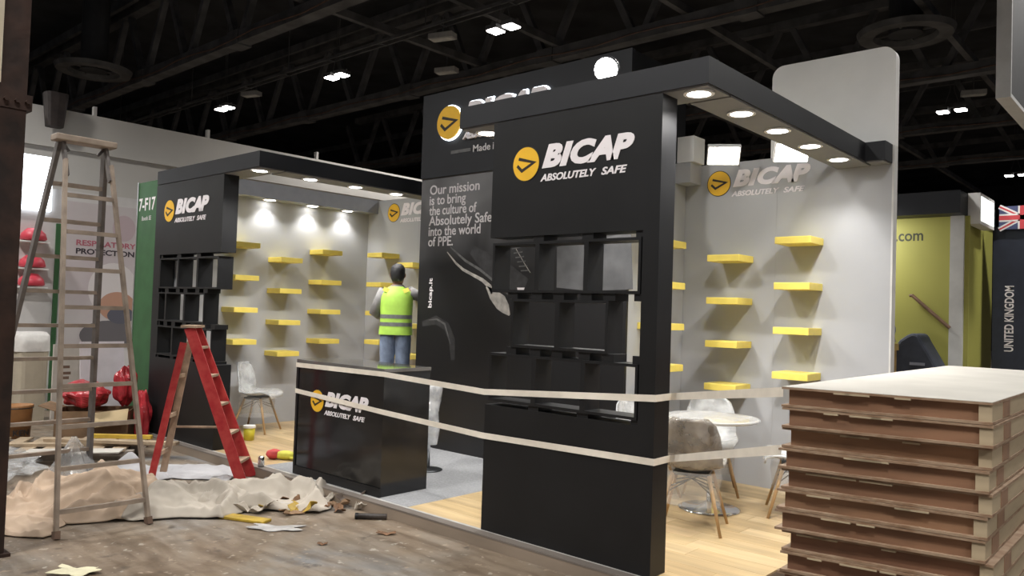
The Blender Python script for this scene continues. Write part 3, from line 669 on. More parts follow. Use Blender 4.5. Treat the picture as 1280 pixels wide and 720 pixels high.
M_LAD = mat('dull_aluminium_ladder', (.34, .275, .22), .5, metal=.15, var=.2, scale=9); M_LADD = mat('dark_ladder_rail', (.17, .155, .15), .5, metal=.4, var=.2, scale=9)
tl = thing('step_ladder', 'tall dull grey double stepladder standing open on the dust sheets at left', 'ladder', (0, 0, 0), 0, 'stepladders')
ZT = 2.86
f0, f1 = Vector((-5.83, 1.97, 0)), Vector((-5.80, 2.58, 0)); a0, a1 = Vector((-6.50, 2.13, ZT)), Vector((-6.50, 2.44, ZT))
r0, r1 = Vector((-7.62, 1.93, 0)), Vector((-7.62, 2.82, 0))
b0, b1 = Vector((-6.60, 2.12, ZT)), Vector((-6.60, 2.45, ZT))
FT = .94
for p, q in ((f0, a0), (f1, a1)): MB().bar(p, lerp(p, q, FT), .024, .045, (1, 0, .2)).build('front_rail', M_LAD, tl); MB().bar(p-Vector((0, 0, 0)), lerp(p, q, .018), .036, .064, (1, 0, .2)).build('foot', mat('rubber_brown', (.16, .10, .07), .8, var=.1), tl)
for p, q in ((r0, b0), (r1, b1)): MB().bar(p, q, .03, .07, (1, 0, .2)).build('rear_rail', M_LADD, tl)
for k in range(9):
    u = .06+k*.098; MB().bar(lerp(f0, a0, u), lerp(f1, a1, u), .03, .03).build('rung', M_LAD, tl)
for k in range(9):
    u = .10+k*.098; MB().bar(lerp(r0, b0, u), lerp(r1, b1, u), .05, .03).build('step', M_LAD, tl)
MB().bar((-6.55, 2.06, ZT), (-6.55, 2.50, ZT), .14, .05).build('top_cap', M_LAD, tl, bevel=.008)
for y, s in ((2.13, 1), (2.44, -1)): MB().bar((-6.58, y, ZT-.02), (-6.58, y+s*.05, ZT-.09), .02, .02).build('brace', M_LADD, tl); MB().bar((-6.44, y, ZT-.30), (-6.56, y, ZT-.02), .02, .05).build('hinge', M_LADD, tl)

# ------------------------------------------------------------------ steel upright at the left edge of the picture
M_RUST = mat('rust_brown_steel', (.030, .014, .009), .6, metal=.2, var=.5, scale=6, bump=.3)
up = thing('steel_upright', 'dark brown rusty steel upright at the left edge of the picture', 'post', (-5.78, 1.515, 0))
MB().box(-.11, .11, -.02, .02, .02, 4.6).build('web', M_RUST, up); MB().box(-.12, -.10, -.10, .10, .02, 4.6).build('flange', M_RUST, up); MB().box(.10, .12, -.10, .10, .02, 4.6).build('flange', M_RUST, up)
MB().box(-.15, .15, -.13, .13, 0, .02).build('foot_plate', M_RUST, up)
cl = MB().box(-.13, .13, -.11, .13, 2.83, 2.93).build('clamp', M_RUST, up)
for k in range(4): MB().tube([(.135, -.08+k*.06, 2.88), (.165, -.08+k*.06, 2.88)], .016, 6).build('bolt', M_RUST, cl)
MB().box(.118, .126, -.085, -.05, 2.98, 4.6).build('pale_strip', mat('pale_strip', (.62, .55, .42), .5, var=.05), up)

# ------------------------------------------------------------------ stack of hollow board panels, front right
M_MDF = mat('board_face_pale', (.52, .50, .455), .7, var=.06, scale=3); M_EDGE = mat('board_lip_wood', (.34, .245, .165), .75, scale=16, col2=(.22, .13, .075), stretch=(1, 1, 3))
M_CORE = [mat('board_core_%d' % i, c, .75, var=.2, scale=7, stretch=(.4, .4, 2)) for i, c in enumerate(((.225, .118, .066), (.26, .142, .078), (.195, .096, .055)))]
M_BATT = mat('pale_batten', (.42, .335, .22), .7, var=.14, scale=6, stretch=(.3, .3, 2)); M_BLOCK = mat('brown_block', (.24, .14, .085), .7, var=.15)
SX0, SX1, SY0, SY1, SN = -1.345, -.595, 3.245, 6.11, 16; PITCHZ = 1.37/SN
onum = ('lowest', 'second', 'third', 'fourth', 'fifth', 'sixth', 'seventh', 'eighth', 'ninth', 'tenth', 'eleventh', 'twelfth', 'thirteenth', 'fourteenth', 'fifteenth', 'topmost')
for k in range(SN):
    z = k*PITCHZ; jx = random.uniform(-.012, .012) if k < SN-1 else 0; jy = random.uniform(-.015, .015) if k < SN-1 else 0
    if k in (9, 10): jx -= .02
    d = Vector((SX1-SX0, .125, 0)); ang = math.atan2(.135, .75) if 0 else 0
    p = thing('board_panel', ('topmost pale-faced hollow board panel on the stack at right' if k == SN-1 else 'hollow brown-cored board panel, %s from the floor in the stack at right' % onum[k]), 'panel', (SX0+jx, SY0+jy, z), random.uniform(-.006, .006) if k < SN-1 else 0, 'hollow board panels in the stack')
    W_, L_ = SX1-SX0, SY1-SY0
    skew = .13   # near edge is cut slightly out of square
    def pt(a, b, c): return Vector((a, b+skew*a/W_*(1-b/L_), c))
    def blk(x0, x1, y0, y1, z0, z1): return MB().add([pt(*q) for q in ((x0, y0, z0), (x1, y0, z0), (x1, y1, z0), (x0, y1, z0), (x0, y0, z1), (x1, y0, z1), (x1, y1, z1), (x0, y1, z1))], [(0, 3, 2, 1), (4, 5, 6, 7), (0, 1, 5, 4), (1, 2, 6, 5), (2, 3, 7, 6), (3, 0, 4, 7)])
    blk(0, W_, 0, L_, 0, .010).build('bottom_sheet', M_EDGE, p); 
    blk(0, W_, 0, L_, PITCHZ-.011, PITCHZ-.002).build('top_sheet', M_EDGE, p)
    if k == SN-1: blk(.001, W_-.001, .001, L_, PITCHZ-.002, PITCHZ).build('pale_face', M_MDF, p)
    blk(.022+random.uniform(0, .008), W_-.045, .014+random.uniform(0, .008), L_-.02, .010, PITCHZ-.011).build('core', random.choice(M_CORE), p)
    blk(W_-.045, W_-.002, .006, L_-.01, .010, PITCHZ-.011).build('edge_batten', M_BATT, p)
    yb = .10+random.random()*.12
    blk(W_-.01, W_+.0005, yb, yb+.14, .012, PITCHZ-.013).build('end_block', M_BLOCK, p)
    for q in range(3):
        xs = random.uniform(.05, W_-.25); blk(xs, xs+random.uniform(.04, .14), -.002, .012, PITCHZ-.017, PITCHZ-.010).build('splinter', M_BATT, p)

# ------------------------------------------------------------------ neighbouring booths at left
gpn = thing('booth_sign_panel', 'green booth panel with a white stand number beside the left partition', 'sign panel')
M_GRN = mat('green_panel', (.030, .105, .035), .6, var=.1, scale=5)
MB().box(-10.05, -9.36, 4.16, 4.24, 0, 3.10).build('panel', M_GRN, gpn); MB().box(-10.07, -10.05, 4.15, 4.25, 0, 3.11).build('edge_post', M_ALU, gpn)
text('stand_number', '7-F17', frame_front(-10.03, 4.16, 2.74), .46, .16, M_LOGOW, gpn, .02); text('stand_note', 'Booth SE', frame_front(-9.93, 4.16, 2.62), .26, .055, M_TXT, gpn, .01)
XW = -12.5
bw = thing('exhibit_wall', 'white exhibition wall with respirator poster and glowing screen at far left', 'booth wall')
MB().box(XW-.06, XW, 2.6, 6.6, 0, 3.2).build('panel', mat('exhibit_panel_white', (.60, .585, .58), .6, var=.03), bw)
MB().box(XW-.05, XW+.03, 4.02, 4.08, 0, 2.7).build('green_post', M_GRN, bw)
po = MB().box(XW, XW+.01, 4.10, 5.6, .9, 3.05).build('poster', mat('poster_lilac', (.52, .46, .48), .6, scale=1.2, col2=(.58, .55, .55)), bw)
text('poster_title', 'RESPIRATORY', frame_px(XW+.01, 4.30, 2.41), .86, .085, mat('poster_pink', (.42, .12, .16), .6), po, .03); text('poster_title', 'PROTECTION', frame_px(XW+.01, 4.30, 2.285), .84, .085, mat('poster_black', (.04, .03, .04), .6), po, .03)
def pdisc(cy, cz, ry, rz, m, nm, d0=.010, d1=.012): MB().prism([(cy+ry*math.cos(2*math.pi*k/28), cz+rz*math.sin(2*math.pi*k/28)) for k in range(28)], lambda a, b, d: Vector((XW+d, a, b)), d0, d1).build(nm, m, po)
pdisc(4.85, 1.78, .36, .40, mat('poster_helmet', (.66, .62, .62), .6), 'print_helmet'); pdisc(4.92, 1.52, .27, .22, mat('poster_face', (.48, .27, .19), .6), 'print_face', .012, .014)
pdisc(4.98, 1.38, .20, .13, mat('poster_mask', (.10, .10, .13), .6), 'print_mask', .014, .016); pdisc(4.80, 1.08, .40, .22, mat('poster_jacket', (.13, .12, .13), .6), 'print_jacket', .0122, .0142)
pdisc(4.97, 2.72, .17, .2, mat('poster_fade', (.50, .40, .43), .6), 'print_shape')
sc = MB().box(XW, XW+.05, 3.45, 3.93, 2.86, 3.64).build('lightbox', mat('lightbox_face', (.86, .93, 1), .4, emit=3.2), bw)
for z, m in ((2.50, 'a'), (2.12, 'b'), (1.86, 'c')):
    h = MB().lathe([(.0, 0), (.14, 0), (.17, .02), (.15, .10), (.08, .17), (.0, .18)], n=20).build('red_cap', mat('red_cap', (.60, .06, .09), .4, var=.1), bw, True); h.location = (XW+.12, 3.70, z-.08)
    MB().box(XW, XW+.24, 3.52, 3.88, z-.11, z-.09).build('cap_shelf', M_WHITE, bw)
sa, sb_ = on('x', -13.7, 61, 120), on('x', -13.7, 82, 160)
tag(MB().loft([(-13.8, (sa.y+sb_.y)/2, sb_.z, .11, .12), (-13.8, (sa.y+sb_.y)/2, sa.z+.08, .16, .17)], 12, True, 4).build('dark_loudspeaker', mat('speaker_dark', (.03, .022, .02), .6, var=.3), None), 'dark brown box hanging at the top of the white hall wall', 'speaker')
bag = thing('lined_bin', 'tall cream bin with a white bag hung over its rim at far left', 'bin', (-11.5, 3.47, 0))
MB().loft([(0, 0, 0, .17, .17), (0, 0, 1.05, .19, .19)], 20, True, 4).build('bin_body', mat('cream_bin', (.50, .44, .34), .6, var=.05), bag, False)
MB().loft([(0, 0, .92, .20, .205), (0, 0, 1.02, .205, .20), (0, 0, 1.12, .20, .20), (0, 0, 1.17, .15, .16), (0, 0, 1.10, .13, .14)], 24, False, 3.5).build('bag_rim', mat('white_bag', (.72, .70, .67), .4, var=.1, bump=.6), bag, True)
sb = thing('stamped_board', 'white board with a brown printed stamp leaning by the green post', 'board', (-11.0, 3.78, 0))
MB().box(-.02, .02, -.20, .16, 0, 1.03).build('board', mat('stamped_board_white', (.55, .51, .46), .7, var=.05), sb)
for z, w_ in ((.74, .045), (.66, .06), (.60, .04), (.50, .07)): MB().box(.02, .0215, -.05-w_, -.05+w_, z-.018, z+.018).build('stamp', mat('stamp_brown', (.16, .10, .07), .7, var=.2), sb)
wbp = tag(MB().bar((-10.15, 3.90, 0), (-10.30, 3.90, 1.10), .52, .02, (1, 0, .1)).build('white_board', mat('lilac_white_board', (.70, .66, .70), .55, var=.04)), 'plain white board leaning behind the red bags', 'board')

# ------------------------------------------------------------------ clutter on the aisle floor at left
M_CARD = mat('cardboard', (.24, .15, .085), .85, var=.18, scale=6); M_CARDL = mat('cardboard_light', (.46, .36, .21), .85, var=.1, scale=6)
cbx = thing('cardboard_box', 'open cardboard box with flaps under the red plastic bags', 'box', (-9.62, 3.62, 0), 1.0)
MB().box(-.38, .38, -.24, -.235, 0, .36).box(-.38, .38, .235, .24, 0, .36).box(-.38, -.375, -.24, .24, 0, .36).box(.375, .38, -.24, .24, 0, .36).box(-.38, .38, -.24, .24, 0, .01).build('carton', M_CARD, cbx)
MB().bar((.18, -.24, .36), (.20, -.42, .22), .40, .006, (0, -1, 0)).build('flap', M_CARDL, cbx); MB().bar((-.38, 0, .36), (-.55, 0, .42), .46, .006).build('flap', M_CARD, cbx)
def blob(name, m, c, r, seed, parent=None, amp=.22, fine=.10, n=20, flat=None, smooth=False):
    rnd = random.Random(seed); ph = [rnd.uniform(0, 6.28) for _ in range(6)]
    def fn(u, v):
        th = math.pi*u; fi = 2*math.pi*v
        k = 1+amp*math.sin(2*fi+ph[0])*math.sin(th)+fine*math.sin(5*fi+3*th+ph[1])*math.sin(th)+fine*.7*math.sin(9*fi-4*th+ph[2])*math.sin(th)+fine*.6*math.sin(7*th+ph[3])
        p = Vector((c[0]+r[0]*k*math.sin(th)*math.cos(fi), c[1]+r[1]*k*math.sin(th)*math.sin(fi), c[2]+r[2]*k*math.cos(th)))
        if flat is not None: p.z = max(p.z, flat)
        return p
    return MB().grid(n, int(n*1.4), fn).build(name, m, parent, smooth)
M_REDBAG = mat('red_plastic_bag', (.40, .03, .04), .28, var=.3, scale=9, bump=.7)
tag(blob('plastic_bag', M_REDBAG, (-9.68, 3.50, .53), (.27, .27, .15), 3), 'slumped red plastic bag lying on top of the cardboard box', 'bag', 'red plastic bags')
tag(blob('plastic_bag', M_REDBAG, (-9.50, 3.88, .62), (.11, .12, .22), 5), 'upright knotted red plastic bag at the right of the cardboard box', 'bag', 'red plastic bags')
tag(blob('plastic_bag', M_REDBAG, (-9.20, 3.96, .30), (.11, .085, .28), 8), 'small red plastic bag pressed against the green panel', 'bag', 'red plastic bags')
bk = thing('paint_bucket', 'brown paint bucket with dark printed lettering behind the tall ladder', 'bucket', (-9.86, 2.88, 0))
MB().lathe([(.0, 0), (.125, 0), (.145, .40), (.152, .41), (.152, .43), (.14, .43), (.13, .40), (.0, .36)], n=28).build('pail', mat('brown_pail', (.33, .16, .06), .6, var=.12), bk, True)
MB().tube([(.15*math.cos(a), .15*math.sin(a), .40-.10*abs(math.sin(a*1)) if 0 else .40) for a in [k*math.pi/12 for k in range(-6, 7)]], .006, 5).build('handle', M_WIRE, bk)
def on_pail(a, b, d):
    th = .72+(a-.13)/.142*-1*-1-.5*0; th = -.55+a/.142; return Vector(((.138+d)*math.cos(th), (.138+d)*math.sin(th), .10+b))
text('pail_lettering', 'KEN', on_pail, .17, .065, mat('pail_ink', (.03, .02, .015), .7), bk, .03)
def plank(name, a, b, w_, h, m, label, z=None, group='loose timber on the aisle floor'):
    return tag(MB().bar(a, b, w_, h).build(name, m), label, 'timber', group)
M_TIM = mat('pale_timber', (.40, .31, .21), .75, var=.2, scale=8); M_TIMD = mat('grey_timber', (.22, .19, .16), .8, var=.25, scale=8)
pt_ = thing('loose_pallet', 'low wooden pallet carrying loose boards behind the tall ladder', 'pallet', (-8.95, 3.05, 0), .98)
for y in (-.35, 0, .35): MB().box(-.75, .75, y-.05, y+.05, 0, .09).build('bearer', M_TIMD, pt_)
for k in range(7): MB().box(-.75+k*.215, -.62+k*.215, -.42, .42, .09, .11).build('deck_slat', M_TIM, pt_)
for i, (a, b, w_, h, m, l) in enumerate((((-9.2, 2.4, .125), (-8.35, 3.7, .125), .12, .03, M_TIM, 'long pale board lying along the pallet'), ((-9.0, 2.9, .157), (-8.0, 3.82, .157), .10, .03, M_TIM, 'pale board lying across the pallet towards the black partition'),
        ((-8.9, 3.3, .17), (-8.45, 3.75, .17), .06, .04, mat('yellow_level', (.62, .42, .06), .5, var=.1), 'yellow spirit level lying on the boards'), ((-8.6, 2.6, .125), (-8.1, 3.3, .125), .22, .012, M_MDF, 'thin white board lying on the pallet'))):
    plank('loose_board', a, b, w_, h, m, l)
# dust sheets
M_SHEET = mat('cream_dust_sheet', (.47, .355, .26), .85, var=.13, scale=3, bump=.15); M_SHEETW = mat('pale_dust_sheet', (.45, .405, .345), .85, var=.10, scale=3, bump=.15)
M_PAPER = mat('white_wrapping', (.46, .46, .48), .6, var=.06, scale=4, bump=.1)
def sheet(name, m, c, ax, hx, hy, hts, label, cat, seed, n=72, wr=.042, edge=.10, z0=.006, group=None):
    # crumpled cloth: c centre, ax angle, half sizes, hts = [(u, v, radius, height)] folds over hidden lumps
    rnd = random.Random(seed); ph = [rnd.uniform(0, 6.28) for _ in range(10)]; ca, sa = math.cos(ax), math.sin(ax)
    wv = [(rnd.uniform(3, 9), rnd.uniform(3, 9), rnd.uniform(0, 6.28)) for _ in range(5)]
    def fn(u, v):
        a, b = u*2-1, v*2-1; r = max(abs(a), abs(b)); th = math.atan2(b, a)
        sc_ = 1+edge*r*(math.sin(3*th+ph[0])+.6*math.sin(5*th+ph[1])+.4*math.sin(8*th+ph[2]))
        x, y = a*hx*sc_, b*hy*sc_; z = z0
        for hu, hv, rr, hh in hts: z += hh*math.exp(-((a-hu)**2+(b-hv)**2)/(rr*rr))
        fall = min(1, (1-r)*6+.12)
        q = Vector((x*3.2+seed, y*3.2-seed, .3)); wp = Vector((noise.noise(q*.8), noise.noise(q*.8+Vector((7, 3, 1))), 0))*.8
        rid = 1-abs(noise.noise(q+wp)); rid2 = 1-abs(noise.noise(q*2.4+wp*2+Vector((3, 9, 0)))); rid3 = noise.noise(q*6)
        z += wr*(3.2*max(0, rid-.45)**1.5*2+1.5*max(0, rid2-.5)+.35*rid3+.35)*fall
        return Vector((c[0]+x*ca-y*sa, c[1]+x*sa+y*ca, z))
    o = MB().grid(n, n, fn).build(name, m, None, True, solid=.004); return tag(o, label, cat, group)
G = 'dust sheets on the aisle floor'
sheet('dust_sheet', M_SHEET, (-6.60, 2.33, 0), 1.1, .60, .47, [(.25, .2, .5, .20), (-.3, .3, .35, .08)], 'crumpled cream dust sheet heaped between the legs of the tall ladder', 'cloth', 2, group=G)
sheet('dust_sheet', M_SHEET, (-6.25, 1.84, 0), .75, .30, .19, [(0, 0, .5, .02)], 'flat cream dust sheet beside the steel upright', 'cloth', 12, wr=.02, group=G)
sheet('dust_sheet', M_SHEETW, (-6.12, 2.98, 0), .75, .50, .40, [(-.4, -.2, .4, .10), (.4, .2, .4, .06)], 'pale dust sheet spread between the two stepladders', 'cloth', 21, group=G)
sheet('dust_sheet', M_SHEETW, (-5.85, 3.56, 0), .75, .50, .34, [(-.1, .3, .4, .08), (.5, .3, .3, .04)], 'pale dust sheet crumpled along the front of the counter', 'cloth', 33, group=G)
sheet('wrapping_sheet', M_PAPER, (-7.22, 3.62, 0), .75, .42, .30, [(0, 0, .5, .03)], 'white wrapping sheet lying under the red stepladder', 'sheet', 41, wr=.01, group='white wrapping sheets')
sheet('wrapping_sheet', M_PAPER, (-7.42, 3.08, 0), .9, .34, .26, [(0, .1, .4, .16)], 'bundled white wrapping sheet left of the red stepladder', 'sheet', 47, wr=.02, group='white wrapping sheets')
CLEAR = mat('clear_polythene', (.75, .77, .78), .15, alpha=.33, bump=.8, scale=8, var=.1)
tag(MB().grid(26, 30, lambda u, v: Vector((-7.55+(.02+.26*u*(1+.18*math.sin(5*v*6.283+3*u)+.1*math.sin(9*v*6.283)))*math.cos(v*6.2832), 2.66+(.02+.26*u*(1+.18*math.sin(5*v*6.283+3*u)+.1*math.sin(9*v*6.283)))*math.sin(v*6.2832), .004+.40*(1-u)**1.3))).build('polythene_heap', CLEAR), 'peaked heap of clear crumpled polythene behind the tall ladder', 'plastic sheet')
tag(blob('polythene_heap', CLEAR, (-8.45, 2.35, .06), (.55, .30, .10), 17, amp=.2, fine=.2, n=24, flat=.004), 'flat clear polythene lying near the pallet at left', 'plastic sheet')
# scraps
M_YSC = mat('yellow_scrap', (.42, .28, .03), .5, var=.2, scale=12); M_BSC = mat('brown_scrap', (.20, .11, .06), .8, var=.35, scale=14); M_GSC = mat('grey_scrap', (.40, .39, .38), .7, var=.2, scale=9)
def scrap(px, py, sx, sy, h, m, label, cat='scrap', rz=.7, seed=1, curl=.5, n=9):
    p = on('z', 0, px, py); rnd = random.Random(seed); ph = rnd.uniform(0, 6); q = rnd.uniform(2, 4)
    def fn(u, v):
        a, b = u*2-1, v*2-1
        e = 1+.25*math.sin(5*math.atan2(b, a)+ph)*max(abs(a), abs(b))
        return Vector((a*sx*e, b*sy*e, .004+h*(curl*abs(a)**2+(1-curl)*abs(math.sin(q*a+ph)*math.cos(q*.7*b)))))
    o = MB().grid(n, n, fn).build('floor_scrap', m, None, False, solid=.003); o.location = (p.x, p.y, 0); o.rotation_euler.z = rz; return tag(o, label, cat, 'scraps on the aisle floor')
yb_ = on('z', 0, 306, 650)
ys = tag(MB().box(-.20, .20, -.055, .055, .0, .022).build('yellow_offcut', M_YSC, None, bevel=.006), 'long yellow offcut lying on the floor in front of the pale sheet', 'offcut'); ys.location = (yb_.x, yb_.y, .0); ys.rotation_euler.z = .40
scrap(356, 637, .15, .08, .07, M_YSC, 'crumpled yellow wrapper beside the brown paper scraps', seed=3)
scrap(382, 632, .07, .06, .10, M_BSC, 'curled dark brown scrap right of the yellow wrapper', seed=4)
scrap(395, 636, .10, .06, .06, M_BSC, 'torn brown paper scrap in the middle of the debris', seed=5)
scrap(416, 633, .12, .05, .07, M_CARD, 'torn cardboard scrap below the counter front', seed=6)
scrap(440, 630, .10, .08, .13, mat('dark_paper', (.13, .10, .08), .7, var=.3, scale=9), 'crumpled dark paper near the platform edge', seed=7)
scrap(318, 640, .13, .07, .10, M_SHEETW, 'crumpled pale scrap behind the yellow offcut', seed=8)
scrap(330, 634, .16, .035, .05, M_GSC, 'blue-grey strip lying on the pale sheet', seed=9)
scrap(344, 661, .17, .07, .012, M_GSC, 'flat pale scrap in front of the yellow offcut', seed=10)
scrap(483, 668, .06, .03, .02, M_BSC, 'tiny dark scrap alone on the floor below the black tube', seed=11)
scrap(403, 681, .03, .02, .015, M_BSC, 'tiny brown scrap alone in the middle of the floor', seed=12)
scrap(96, 716, .12, .07, .02, mat('pale_yellow_paper', (.72, .68, .48), .6, var=.05), 'pale yellow paper at the bottom left of the picture', seed=13)
scrap(322, 602, .10, .03, .04, M_GSC, 'grey scrap at the feet of the red stepladder', seed=15)
scrap(425, 612, .09, .04, .03, M_CARD, 'orange-brown scrap against the platform edge', seed=16)
rs = random.Random(5)
words_ = ('curled', 'torn', 'folded', 'crumpled', 'flat', 'ragged', 'narrow', 'tiny')
for k, (qx, qy) in enumerate(((352, 629), (368, 642), (378, 640), (407, 628), (424, 640), (432, 622), (300, 634), (450, 637))):
    scrap(qx, qy, rs.uniform(.05, .10), rs.uniform(.03, .06), rs.uniform(.04, .10), (M_BSC, M_CARD, M_YSC, M_SHEETW)[k % 4], words_[k]+' '+('brown', 'cardboard', 'yellow', 'pale')[k % 4]+' scrap among the debris in front of the counter', rz=rs.uniform(0, 3), seed=50+k)
tp_ = on('z', .02, 464, 646); tbx = thing('dark_tube', 'short black tube lying near the platform edge', 'tube', (tp_.x, tp_.y, 0), .75)
MB().tube([(-.12, 0, .024), (.12, 0, .024)], .022, 14).build('tube_body', mat('tube_dark', (.035, .028, .024), .5, var=.4, scale=14), tbx, True); MB().tube([(-.124, 0, .024), (-.10, 0, .024)], .0245, 14).build('end_cap', M_BLACK, tbx)
gl = on('z', PZ, 352, 583); sh = thing('work_glove', 'red and yellow work glove on the platform left of the counter', 'glove', (-6.92, 4.36, PZ), .6)
blob('palm', mat('glove_yellow', (.52, .50, .06), .7, var=.2), (.06, 0, .045), (.11, .06, .045), 4, sh, .1, .05, 14, 0, True); blob('cuff', mat('glove_red', (.48, .05, .05), .7, var=.2), (-.07, 0, .05), (.08, .065, .05), 6, sh, .1, .05, 14, 0, True)
for k in range(4): MB().tube([(.12, -.04+k*.026, .03), (.19, -.045+k*.03, .025), (.215, -.047+k*.032, .012)], [.014, .013, .009], 8).build('finger', mat('glove_yellow', (.5, .5, .06)), sh, True)
MB().tube([(.03, .05, .03), (.08, .095, .025), (.11, .10, .015)], [.015, .013, .009], 8).build('thumb', mat('glove_yellow', (.5, .5, .06)), sh, True)
yr = on('z', PZ, 311, 550); yt = thing('yellow_tub', 'small yellow tub with white lid on the wooden floor of the left bay', 'tub', (yr.x, yr.y, PZ))
MB().lathe([(.0, 0), (.055, 0), (.065, .14), (.0, .14)], n=20).build('tub', mat('tub_yellow', (.66, .58, .05), .5, var=.1), yt, True); MB().lathe([(.0, .14), (.07, .14), (.07, .165), (.0, .17)], n=20).build('lid', M_WHITE, yt)
cnp = on('z', 0, 331, 588); tag(MB().lathe([(.0, 0), (.03, 0), (.03, .09), (.02, .10), (.0, .10)], n=16).build('tin_can', M_CHROME, None, True), 'small shiny tin standing at the platform edge by the red ladder', 'tin').location = (-6.72, 4.03, PZ)

# ------------------------------------------------------------------ booths behind at right
M_YB = mat('booth_yellow', (.38, .37, .085), .6, var=.04, scale=1)
yb2 = thing('yellow_booth', 'yellow booth with dark fascia and grey corner post at the far right', 'booth')
MB().box(-8.0, -2.62, 13.0, 13.08, 0, 3.27).build('back_wall', M_YB, yb2); MB().box(-2.78, -2.70, 13.1, 15.1, 0, 3.27).build('side_wall', M_YB, yb2)
MB().box(-2.86, -2.68, 12.94, 13.1, 0, 3.27).build('corner_post', mat('post_grey', (.52, .52, .50), .5, var=.04), yb2)
MB().box(-8.0, -2.66, 12.6, 13.06, 3.27, 3.60).build('fascia', M_CHAR, yb2); MB().box(-2.83, -2.66, 13.06, 15.1, 3.27, 3.60).build('fascia', M_CHAR, yb2)
text('web_address', 'r.com', frame_front(-3.71, 13.0, 2.92), .47, .12, mat('booth_ink', (.05, .055, .03), .6), yb2, .015)
lamp('AREA', 'added_booth_fill', (-4.2, 12.2, 3.2), 25, yb2, (-4.2, 13.0, 2.0), .5)  # added fill light without a fixture, brightens the yellow back wall
lb = thing('light_box_sign', 'white glowing box sign on the corner of the yellow booth', 'sign', (-2.655, 13.3, 3.15))
MB().box(0, .16, -.25, .75, .0, .46).build('casing', M_WHITE, lb); MB().box(.16, .165, -.20, .70, .05, .41).build('lit_face', mat('box_sign_face', (.92, 1, .95), .4, emit=1.6), lb)
hr = tag(MB().tube([on('y', 12.88, 1137, 370), on('y', 12.88, 1140, 369), on('y', 12.88, 1187, 410)], .026, 8).build('wooden_handle', mat('handle_brown', (.17, .10, .06), .6, var=.2)), 'brown wooden handle slanting across the yellow booth wall', 'handle')
hb_ = hr
dq = thing('draped_machine', 'dark blue covered machine leaning before the yellow booth', 'machine', (0, 0, 0))
P = [on('y', 12.3, a, b) for a, b in ((1116, 462), (1114, 440), (1124, 425), (1133, 419), (1140, 416), (1148, 418), (1153, 428), (1163, 445), (1173, 463))]
base = [(P[0].x, 0)]+[(p.x, p.z) for p in P]+[(P[-1].x+.55, 0)]
MB().prism(base, lambda a, b, d: Vector((a, 12.3+d, b)), 0, .55).build('cover', mat('navy_cover', (.035, .042, .06), .7, var=.2, scale=4, bump=.3), dq, bevel=.04)
a = on('y', 12.28, 1146, 455); MB().box(a.x-.10, a.x+.10, 12.29, 12.31, a.z-.02, a.z+.02).build('label_strip', mat('strip_grey', (.25, .27, .32), .6), dq)
ob = thing('tool_crate', 'small tan crate with a grey cap on top at the far right wall edge', 'crate', (-3.52, 12.05, 0))
MB().box(-.16, .16, -.14, .14, 0, 1.30).build('crate', mat('tan_crate', (.42, .28, .10), .7, var=.15), ob, bevel=.01); MB().box(-.18, .18, -.16, .16, 1.26, 1.36).build('rim', mat('tan_rim', (.50, .36, .12), .6, var=.1), ob)
blob('cap', mat('grey_cap', (.16, .17, .19), .7, var=.3), (0, 0, 1.55), (.17, .15, .17), 9, ob, .1, .05, 14, None, True)
blob('cloth', mat('tan_cloth', (.42, .36, .28), .8, var=.2), (.02, -.02, 1.42), (.16, .14, .10), 10, ob, .1, .08, 14, None, True)
MB().tube([(-.06, 0, 1.62), (-.08, 0, 1.78), (-.11, 0, 1.95)], .022, 8).build('handle', M_RAW, ob)
uk = thing('country_panel', 'dark navy wall with upright white country lettering at the right edge', 'sign panel')
UY = 14.2
MB().box(-2.53, .5, UY, UY+.1, 0, 3.22).build('panel', mat('navy_panel', (.022, .027, .045), .55, var=.1), uk)
text('country_name', 'UNITED KINGDOM', frame_up(-2.24, UY, 1.27), 1.02, .125, M_LOGOW, uk, .02)
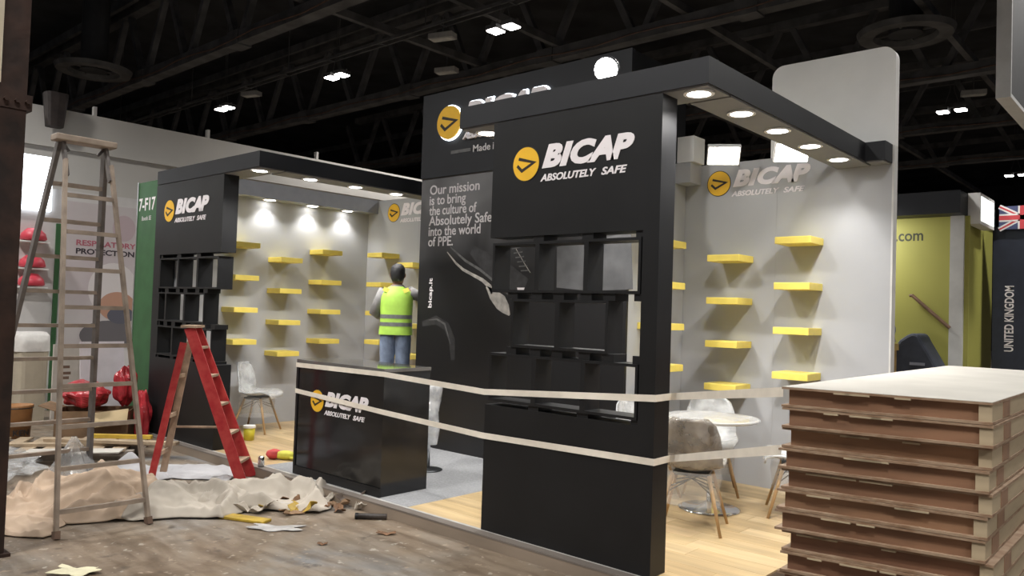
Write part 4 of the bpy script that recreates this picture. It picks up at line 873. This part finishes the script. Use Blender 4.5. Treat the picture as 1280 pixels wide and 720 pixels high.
fl = thing('flag_banner', 'small British flag hanging above the navy wall at right', 'flag', (0, 0, 0))
FA = on('y', 14.12, 1249, 272); fw_, fh = .62, .36; z0 = FA.z-.19
ff_ = frame_front(FA.x, 14.12, z0)
MB().prism([(0, 0), (fw_, 0), (fw_, fh), (0, fh)], ff_, -.01, 0).build('field', mat('flag_blue', (.05, .06, .14), .7), fl)
def fbar(a, b, w_, m, d, nm):
    a, b = Vector(a), Vector(b); n = (b-a).normalized(); n = Vector((-n.y, n.x))*w_/2
    MB().prism([tuple(a+n), tuple(b+n), tuple(b-n), tuple(a-n)], ff_, d, d+.002).build(nm, m, fl)
MFW, MFR = mat('flag_white', (.60, .58, .57), .7), mat('flag_red', (.45, .04, .05), .7)
for a, b in (((0, 0), (fw_, fh)), ((0, fh), (fw_, 0))): fbar(a, b, .07, MFW, .0, 'saltire'); fbar(a, b, .025, MFR, .002, 'saltire_red')
fbar((fw_/2, 0), (fw_/2, fh), .12, MFW, .004, 'cross'); fbar((0, fh/2), (fw_, fh/2), .12, MFW, .004, 'cross'); fbar((fw_/2, 0), (fw_/2, fh), .07, MFR, .006, 'cross_red'); fbar((0, fh/2), (fw_, fh/2), .07, MFR, .006, 'cross_red')
hs = thing('hanging_banner', 'dark hanging banner with white edge frame at the top right corner', 'banner', (0, 0, 0))
HX, HY = -1.485, 9.0; hz = on('y', HY, 1264, 117).z
MB().box(HX-.10, HX, HY, HY+4, hz, 7.2).build('cloth', mat('banner_dark', (.030, .030, .032), .7, var=.1), hs)
MF = mat('banner_frame_white', (.55, .55, .54), .5, var=.05)
MB().box(HX-.11, HX+.02, HY-.04, HY, hz-.04, 7.2).build('upright', MF, hs); MB().box(HX-.11, HX+.02, HY, HY+4, hz-.04, hz).build('lower_rail', MF, hs); MB().box(HX-.11, HX+.02, HY+4, HY+4.04, hz-.04, 7.2).build('upright', MF, hs)
for y in (HY+.3, HY+3.7): MB().tube([(HX-.05, y, 7.2), (HX-.05, y, 11)], .01, 5).build('wire', M_TRUSS, hs)
